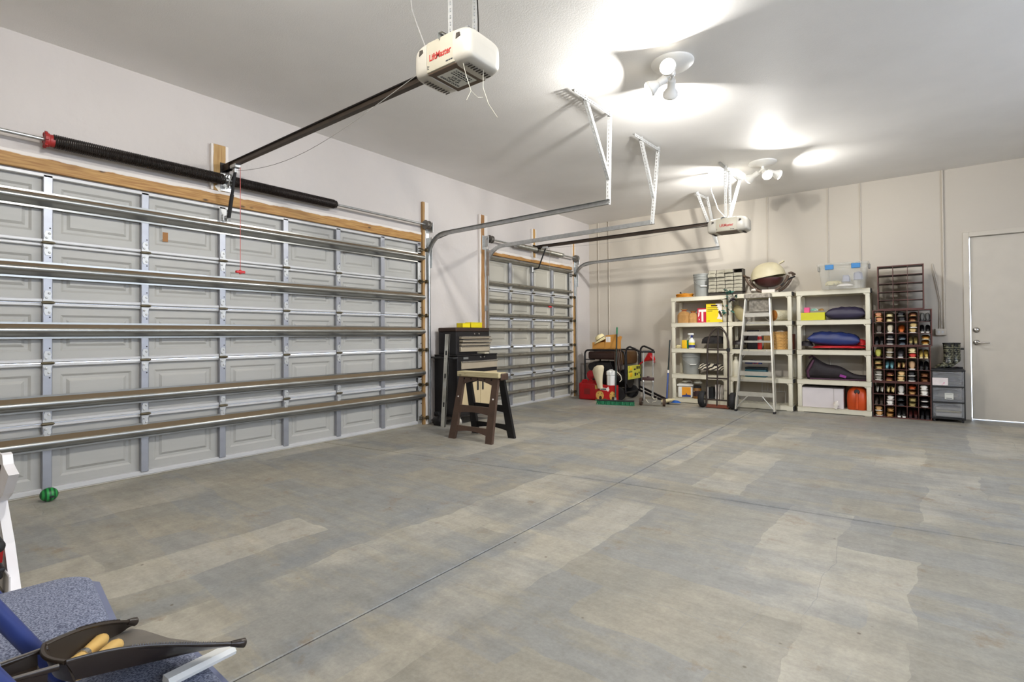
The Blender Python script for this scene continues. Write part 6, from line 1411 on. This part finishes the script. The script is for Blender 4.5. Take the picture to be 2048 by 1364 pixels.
# aluminium level leaning on the chest side
t = thing('spirit_level', 'long aluminium spirit level leaning on tool cabinet side', 'level', (.36, -4.42, 0))
bm = NB(); Ml = RX(-.075); bx(bm, -.030, .030, -.010, .010, 0, 1.17, .001, M=Ml); bx(bm, -.030, -.024, -.013, .013, 0, 1.17, M=Ml); bx(bm, .024, .030, -.013, .013, 0, 1.17, M=Ml); obj('level_bar', bm, 'alu', t)
for z in (.28, .64, .93):
    bm = NB(); bx(bm, -.014, .014, -.0135, .0135, z-.03, z+.03, .004, M=Ml); obj('vial_window', bm, 'rubber', t)
bm = NB(); tube(bm, [(.16, -4.30, .14), (.19, -4.33, .12), (.22, -4.35, .16), (.27, -4.37, .10), (.29, -4.38, .02)], .018, 8); bx(bm, .10, .20, -4.335, -4.29, .10, .16, .01); blob(bm, (.22, -4.37, .05), .10, .05, .06, 95, .3, 3, 18, 12, M=None, flat=None); tag(obj('rubber_hose', bm, 'gen_black', None, 60), 'black rubber strap heap on floor under tool cabinet', 'strap')
for v in bpy.data.objects['rubber_hose'].data.vertices:
    if v.co.z < .002: v.co.z = .002
# ================================================================ sawhorse
wood('saw_brown', (78, 56, 42), (52, 36, 28), axis=2, rough=.55); wood('saw_top', (196, 184, 148), (170, 156, 118), axis=0, rough=.7)
t = thing('sawhorse', 'brown plastic sawhorse with pale wooden top in front of chest', 'sawhorse', (1.215, -4.66, 0))
bm = NB(); bx(bm, -.30, .31, -.085, .055, .685, .742, .004); obj('top_board', bm, 'saw_top', t)
bm = NB(); bx(bm, .285, .325, -.05, .075, .66, .735, .01); obj('end_cap', bm, 'saw_brown', t)
mat('saw_plastic', (72, 54, 43), .5, var=.2, sc=8)
# hinged leg frames front and back
def leg_frame(s, m):
    f0 = (lambda z: s*(.215-.155*z/.70))
    Mp = lambda x, z, o=0: Vector((x, f0(z)+o*s, z))
    th = .035
    def plate(poly, off0=0.0, off1=th):
        bm = NB(); a = [bm.verts.new(Mp(x, z, -off0)) for x, z in poly]; b = [bm.verts.new(Mp(x, z, -off1)) for x, z in poly]; n = len(a)
        bm.faces.new(a); bm.faces.new(b[::-1])
        for k in range(n): bm.faces.new((a[k], b[k], b[(k+1) % n], a[(k+1) % n]))
        return bm
    for sx in (-1, 1):
        obj('leg', plate([(sx*.315, 0), (sx*.225, 0), (sx*.215, .12), (sx*.21, .69), (sx*.285, .69), (sx*.305, .2)]), m, t)
        bm = NB()
        for z in (.46,): lathe(bm, [(.010, 0), (.009, .004), (.0, .005)], 10, Matrix.Translation(Mp(sx*.255, z)) @ RX(PI/2 if s < 0 else -PI/2)); obj('pivot_bolt', bm, 'print_white', t)
    top = [(-.24, .69)]+[(.24, .69), (.22, .60)]+[(.22-.44*k/8, .60+.045*math.sin(PI*k/8)) for k in range(1, 8)]+[(-.22, .60)]
    obj('top_rail', plate(top, .004, .03), m, t)
    for z0, h, bow in ((.285, .085, .02), (.075, .075, .03)):
        poly = [(-.24, z0+h), (.24, z0+h)]+[(.24-.48*k/8, z0+bow*math.sin(PI*k/8)) for k in range(9)]
        obj('stretcher', plate(poly, .004, .028), m, t)
leg_frame(-1, 'saw_plastic'); leg_frame(1, 'gen_black')
bm = NB()
for k in range(5): cyl(bm, (-.2+k*.1, -.068, .662), (-.2+k*.1, -.076, .662), .008, n=8)
obj('peg_holes', bm, 'bolt_dark', t)
# ================================================================ green ball by the big door
def ball_mat():
    m = mat('ball_green', (22, 120, 58), .45, var=.25, sc=10); nt = m.node_tree; N = nt.nodes; L = nt.links
    tc = N.new('ShaderNodeTexCoord'); w = N.new('ShaderNodeTexWave'); w.wave_type = 'BANDS'; w.bands_direction = 'Y'; w.inputs['Scale'].default_value = 13; w.inputs['Distortion'].default_value = 1.5; L.new(tc.outputs['Object'], w.inputs['Vector'])
    mx = N.new('ShaderNodeMix'); mx.data_type = 'RGBA'; r = N.new('ShaderNodeValToRGB'); r.color_ramp.elements[0].position = .35; r.color_ramp.elements[1].position = .6; L.new(w.outputs[0], r.inputs[0]); L.new(r.outputs[0], mx.inputs[0]); mx.inputs[6].default_value = lin((8, 74, 36)); mx.inputs[7].default_value = lin((40, 142, 66)); L.new(mx.outputs[2], N['Principled BSDF'].inputs['Base Color'])
ball_mat()
t = thing('melon_ball', 'green melon patterned ball on floor at the wide door', 'ball', (.20, -8.135, 0))
bm = NB(); sphere(bm, (0, 0, .048), .05, (1.0, 1.02, .96), 24, 16); obj('ball_body', bm, 'ball_green', t, 80)
bm = NB(); prism(bm, [(0, 0), (.014, .012), (.018, -.008), (.006, -.02)], .046, .0508, T(0, 0, .048) @ RY(PI/2) @ RX(-.25)); obj('printed_mark', bm, 'rubber', t)
# ================================================================ foreground: folding chairs, dustpan, white planter end
def weave_mat(key, c, dark):
    m = mat(key, c, .9, var=.1); nt = m.node_tree; N = nt.nodes; L = nt.links; b = N['Principled BSDF']
    tc = N.new('ShaderNodeTexCoord'); ch = N.new('ShaderNodeTexChecker'); ch.inputs['Scale'].default_value = 300; L.new(tc.outputs['Object'], ch.inputs['Vector'])
    nz = N.new('ShaderNodeTexNoise'); nz.inputs['Scale'].default_value = 240; nz.inputs['Detail'].default_value = 2; L.new(tc.outputs['Object'], nz.inputs['Vector'])
    r = N.new('ShaderNodeValToRGB'); r.color_ramp.elements[0].position = .38; r.color_ramp.elements[0].color = lin(dark); r.color_ramp.elements[1].position = .62; r.color_ramp.elements[1].color = lin(c); L.new(nz.outputs[0], r.inputs[0])
    mx = N.new('ShaderNodeMix'); mx.data_type = 'RGBA'; mx.blend_type = 'MULTIPLY'; mx.inputs[0].default_value = .35; L.new(r.outputs[0], mx.inputs[6]); L.new(ch.outputs['Color'], mx.inputs[7]); L.new(mx.outputs[2], b.inputs['Base Color'])
    bp = N.new('ShaderNodeBump'); bp.inputs['Strength'].default_value = .6; bp.inputs['Distance'].default_value = .002; L.new(ch.outputs['Fac'], bp.inputs['Height']); L.new(bp.outputs[0], b.inputs['Normal'])
weave_mat('chair_fabric', (150, 156, 176), (84, 90, 112)); mat('chair_pan', (116, 122, 148), .4, .1, var=.08, c2=(160, 92, 56), c2lo=.70, c2hi=.74, sc=12); mat('chair_tube', (52, 66, 124), .38, .2, var=.12, sc=6)
def folding_chair(label, cx, yf, rz):
    t = thing('folding_chair', label, 'chair', (cx, yf, 0), rz, 'blue folding chairs by the camera'); w, d, z = .205, .40, .455
    def rr(w_, d0, d1, r, n=6):
        pts = []
        for x, y, a0 in ((w_-r, d1-r, 0), (-w_+r, d1-r, PI/2), (-w_+r, d0+r, PI), (w_-r, d0+r, 1.5*PI)):
            for k in range(n+1): a = a0+PI/2*k/n; pts.append((x+r*math.cos(a), y+r*math.sin(a)))
        return pts
    bm = NB(); prism(bm, rr(w+.012, -d, .012, .07), z-.045, z-.008); es = [e for e in bm.edges if all(abs(v.co.z-(z-.008)) < 1e-5 for v in e.verts)]; bmesh.ops.bevel(bm, geom=es, offset=.008, segments=2, affect='EDGES'); obj('seat_pan', bm, 'chair_pan', t, 40)
    bm = NB(); rings = []
    for k, (ins, zz) in enumerate(((.006, z-.010), (.003, z), (.008, z+.010), (.022, z+.018), (.06, z+.023), (.11, z+.025))):
        rings.append([bm.verts.new((x, y, zz)) for x, y in rr(w-ins, -d+.01+ins, .0-ins, max(.07-ins*.5, .02))])
    for a, b in zip(rings, rings[1:]):
        n = len(a)
        for k in range(n): bm.faces.new((a[k], a[(k+1) % n], b[(k+1) % n], b[k]))
    bm.faces.new(rings[-1]); obj('seat_cushion', bm, 'chair_fabric', t, 60)
    ux = .245
    up = lambda zz: -.285-.545*(zz-.604)       # y of the back upright at a height, from seat front
    for s in (-1, 1):
        bm = NB(); tube(bm, [(s*ux, up(0.012), .012), (s*ux, up(.9), .9)], .0155, 12); f = obj('upright', bm, 'chair_tube', t, 60)
        bm = NB(); tube(bm, [(s*(ux-.025), -d-.02, .012), (s*(ux-.025), -.12, z-.05)], .0125, 10); obj('rear_leg', bm, 'chair_tube', t, 60)
        bm = NB(); lathe(bm, [(.010, 0), (.009, .004), (.004, .006)], 12, T(s*ux+s*.0155, up(.53), .53) @ RY(s*PI/2)); obj('rivet', bm, 'chair_pan', f, 40)
    bm = NB(); cyl(bm, (-ux, up(.15), .15), (ux, up(.15), .15), .009, n=8); obj('stretcher', bm, 'chair_tube', t, 60)
    bm = NB(); bx(bm, -ux, ux, -.012, .012, -.10, .10, .03, seg=3, M=T(0, up(.80), .80) @ RX(.5)); obj('backrest', bm, 'chair_fabric', t, 50)
    return t
folding_chair('blue fabric folding chair with a bare seat, farther from camera', 3.305, -8.602, -.12)
folding_chair('blue fabric folding chair under the black dustpan', 3.88, -8.555, -.03)
# ---------------------------------------------------------------- dustpan
mat('dustpan', (46, 36, 28), .28, var=.25, sc=8, c2=(92, 84, 74), c2lo=.60, c2hi=.8); mat('dustpan_floor', (104, 97, 88), .45, var=.15, sc=14, c2=(120, 112, 100), c2lo=.55, c2hi=.8)
t = thing('dustpan', 'large black dustpan with comb teeth lying on folding chair', 'dustpan', (3.80, -8.68, .482))
O = Vector((3.80, -8.68, .482))
B0, A0, TB, TA = [Vector(p)-O for p in ((3.781, -8.804, .600), (3.876, -8.794, .600), (3.660, -8.631, .525), (3.925, -8.518, .520))]
LB_, LA_ = [Vector(p)-O for p in ((3.638, -8.637, .506), (3.857, -8.554, .506))]
bB, bA = B0+Vector((.012, .012, -.040)), A0+Vector((-.012, .014, -.040))
def lerp(a, b, q): return a+(b-a)*q
NQ = 16
def rimB(q): return lerp(B0, TB, q)+Vector((-.006, .0, .0))*math.sin(PI*q)+Vector((.0, 0, .010*math.sin(PI*q)))
def rimA(q): return lerp(A0, TA, q)+Vector((-.030, .012, 0))*math.sin(PI*min(1, q*1.15))*(1-q)+Vector((0, 0, .004*math.sin(PI*q)))
def flB(q): return lerp(bB, LB_, q)
def flA(q): return lerp(bA, LA_, q)
def shell(rows, th):
    bm = NB(); g = [[bm.verts.new(p) for p in r] for r in rows]
    for a, b in zip(g, g[1:]):
        for k in range(len(a)-1): bm.faces.new((a[k], a[k+1], b[k+1], b[k]))
    bmesh.ops.recalc_face_normals(bm, faces=bm.faces)
    bmesh.ops.solidify(bm, geom=list(bm.faces), thickness=th); return bm
rows = []
for i in range(NQ+1):
    q = i/NQ; rows.append([flB(q)] + [lerp(flB(q), flA(q), k/6)+Vector((0, 0, .003*math.sin(PI*k/6*3)*(q))) for k in range(1, 6)] + [flA(q)])
obj('pan_floor', shell(rows, .0025), 'dustpan_floor', t, 50)
for fn, fl_ in ((rimB, flB), (rimA, flA)):
    rows = []
    for i in range(NQ+1):
        q = i/NQ; top = fn(q); bot = fl_(q)
        if q > .86: bot = lerp(bot, top, (q-.86)/.14*.55)
        rows.append([bot, lerp(bot, top, .5)+(Vector((-.004, -.002, 0)) if fn is rimB else Vector((.004, .002, 0))), top])
    obj('side_wall', shell(rows, .003), 'dustpan', t, 50)
    bm = NB(); tube(bm, [fn(i/NQ) for i in range(NQ+1)], .0042, 6); obj('rolled_rim', bm, 'dustpan', t, 60)
    bm = NB()
    for k in range(34):
        q = .32+.48*k/33; p = fn(q); d = (fn(q+.01)-fn(q-.01)).normalized(); up_ = Vector((0, 0, 1)); n_ = d.cross(up_).normalized()
        vs = [bm.verts.new(p+d*a+n_*b+up_*c) for a, b, c in ((-.0018, -.002, .002), (.0018, -.002, .002), (.0018, .002, .002), (-.0018, .002, .002), (0, 0, .0070))]
        for a, b in ((0, 1), (1, 2), (2, 3), (3, 0)): bm.faces.new((vs[a], vs[b], vs[4]))
    obj('comb_teeth', bm, 'dustpan', t)['kind'] = 'stuff'
    p = fn(1.0); bm = NB(); tube(bm, [fn(.90), fn(.95), fn(.99), fn(1.0)], [.005, .008, .009, .005], 10); obj('tip_roll', bm, 'dustpan', t, 60)
rows = [[B0+(A0-B0)*(k/8)+Vector((0, -.012*math.sin(PI*k/8), -.040*j/2))+Vector((0, .012*j/2, 0)) for k in range(9)] for j in range(3)]
obj('back_wall', shell(rows, .003), 'dustpan', t, 50)
bm = NB(); tube(bm, [B0+(A0-B0)*(k/8)+Vector((0, -.012*math.sin(PI*k/8), 0)) for k in range(9)], .0042, 6); obj('rolled_rim', bm, 'dustpan', t, 60)
bm = NB(); h0 = (B0+A0)/2+Vector((0, -.006, -.006)); h1 = h0+Vector((.010, -.22, .012))
for s in (-1, 1):
    tube(bm, [h0+Vector((s*.042, .004, 0)), h0+Vector((s*.034, -.05, .004)), h1+Vector((s*.026, 0, 0))], .0055, 8)
sweep(bm, [(h0+Vector((0, -.01, -.012)), (1, 0, 0), (0, 0, 1)), (h1+Vector((0, 0, -.012)), (.75, 0, 0), (0, 0, 1))], [(-.038, -.012), (.038, -.012), (.042, .012), (.034, .012), (.030, -.006), (-.030, -.006), (-.034, .012), (-.042, .012)], closed=True)
obj('handle', bm, 'dustpan', t, 45)
mat('brush_wood', (206, 168, 96), .5, var=.1, sc=10)
for k, (a, b, lb) in enumerate((((3.815, -8.775, .560), (3.705, -8.700, .535), 'wooden brush handle with steel ferrule inside dustpan'), ((3.842, -8.770, .556), (3.762, -8.690, .540), 'stubby wooden brush handle nearest the dustpan rim'))):
    a, b = Vector(a), Vector(b); c = thing('brush_handle', lb, 'brush', tuple(a))
    bm = NB(); d = b-a; tube(bm, [Vector((0, 0, 0)), d*.35, d*.7, d*.9, d*1.0, d*1.04], [.012, .010, .0125, .014, .011, .004], 12); obj('grip', bm, 'brush_wood', c, 60)
    if k == 0: bm = NB(); tube(bm, [d*.30, d*.40], .0125, 12); obj('ferrule', bm, 'chrome_dull', c, 60)
bm = NB(); a = Vector((3.875, -8.645, .487)); b = Vector((3.868, -8.520, .487)); d, u, w_ = frame_of(b-a)
sweep(bm, [(a, u, Vector((0, 0, 1))), (b, u, Vector((0, 0, 1)))], [(-.016, -.004), (.016, -.004), (.018, .003), (.010, .010), (-.012, .010)], closed=True); tag(obj('plastic_strip', bm, 'bottle_white'), 'white plastic strip on chair seat under the dustpan', 'strip')
# ---------------------------------------------------------------- white wooden planter end and red tool at the left edge
mat('planter_white', (222, 220, 222), .45, var=.03, sc=6)
t = thing('white_planter', 'white wooden planter end with scrolled top by wide door', 'planter', (1.30, -8.55, 0))
px_ = lambda x: x-1.30
bm = NB(); prism(bm, [(px_(.75), .0), (px_(.95), 0), (px_(1.05), .30), (px_(1.45), .30), (px_(1.70), 0), (px_(1.865), 0), (px_(1.70), .20), (px_(1.52), .36), (px_(1.66), .42), (px_(1.745), .49), (px_(1.792), .53), (px_(1.72), .545), (px_(1.665), .56), (px_(1.64), .60), (px_(1.60), .605), (px_(1.55), .575), (px_(1.2), .56), (px_(.8), .57)], -.018, .018, MXZ); obj('end_board', bm, 'planter_white', t)
bm = NB(); prism(bm, [(px_(1.40), .515), (px_(1.58), .505), (px_(1.615), .55), (px_(1.40), .56)], -.022, -.016, MXZ); obj('brown_inset', bm, 'chest_brown', t)
bm = NB(); bx(bm, px_(.80), px_(1.50), -.30, -.018, .33, .355, .004); obj('tray_floor', bm, 'planter_white', t)
bm = NB(); bx(bm, px_(.78), px_(1.30), -.335, -.30, .0, .55, .004); obj('far_board', bm, 'planter_white', t)
bm = NB(); bx(bm, px_(1.60), px_(1.86), -.026, -.018, .0, .10, .003); obj('foot_moulding', bm, 'planter_white', t)
t = thing('hose_nozzle', 'black ribbed grip tool with red body beside white planter', 'tool', (1.81, -8.61, 0))
bm = NB()
for k in range(11): lathe(bm, [(.024, 0), (.029, .004), (.029, .008), (.024, .012)], 14, T(-.13+k*.0145, 0, .235) @ RY(PI/2))
sphere(bm, (.03, 0, .235), .028, nu=14, nv=8); obj('ribbed_grip', bm, 'rubber', t, 40)
bm = NB(); prism(bm, [(-.10, .145), (.02, .16), (.045, .215), (.02, .225), (-.02, .19), (-.12, .18)], -.018, .018, MXZ); obj('red_body', bm, 'red_plastic', t)
bm = NB(); bx(bm, -.15, .06, -.024, .024, .125, .15, .010, seg=2); bx(bm, -.10, .03, -.02, .02, .09, .126, .006); bx(bm, -.08, -.03, -.016, .016, 0, .095, .004); obj('clamp_base', bm, 'gen_black', t, 40)
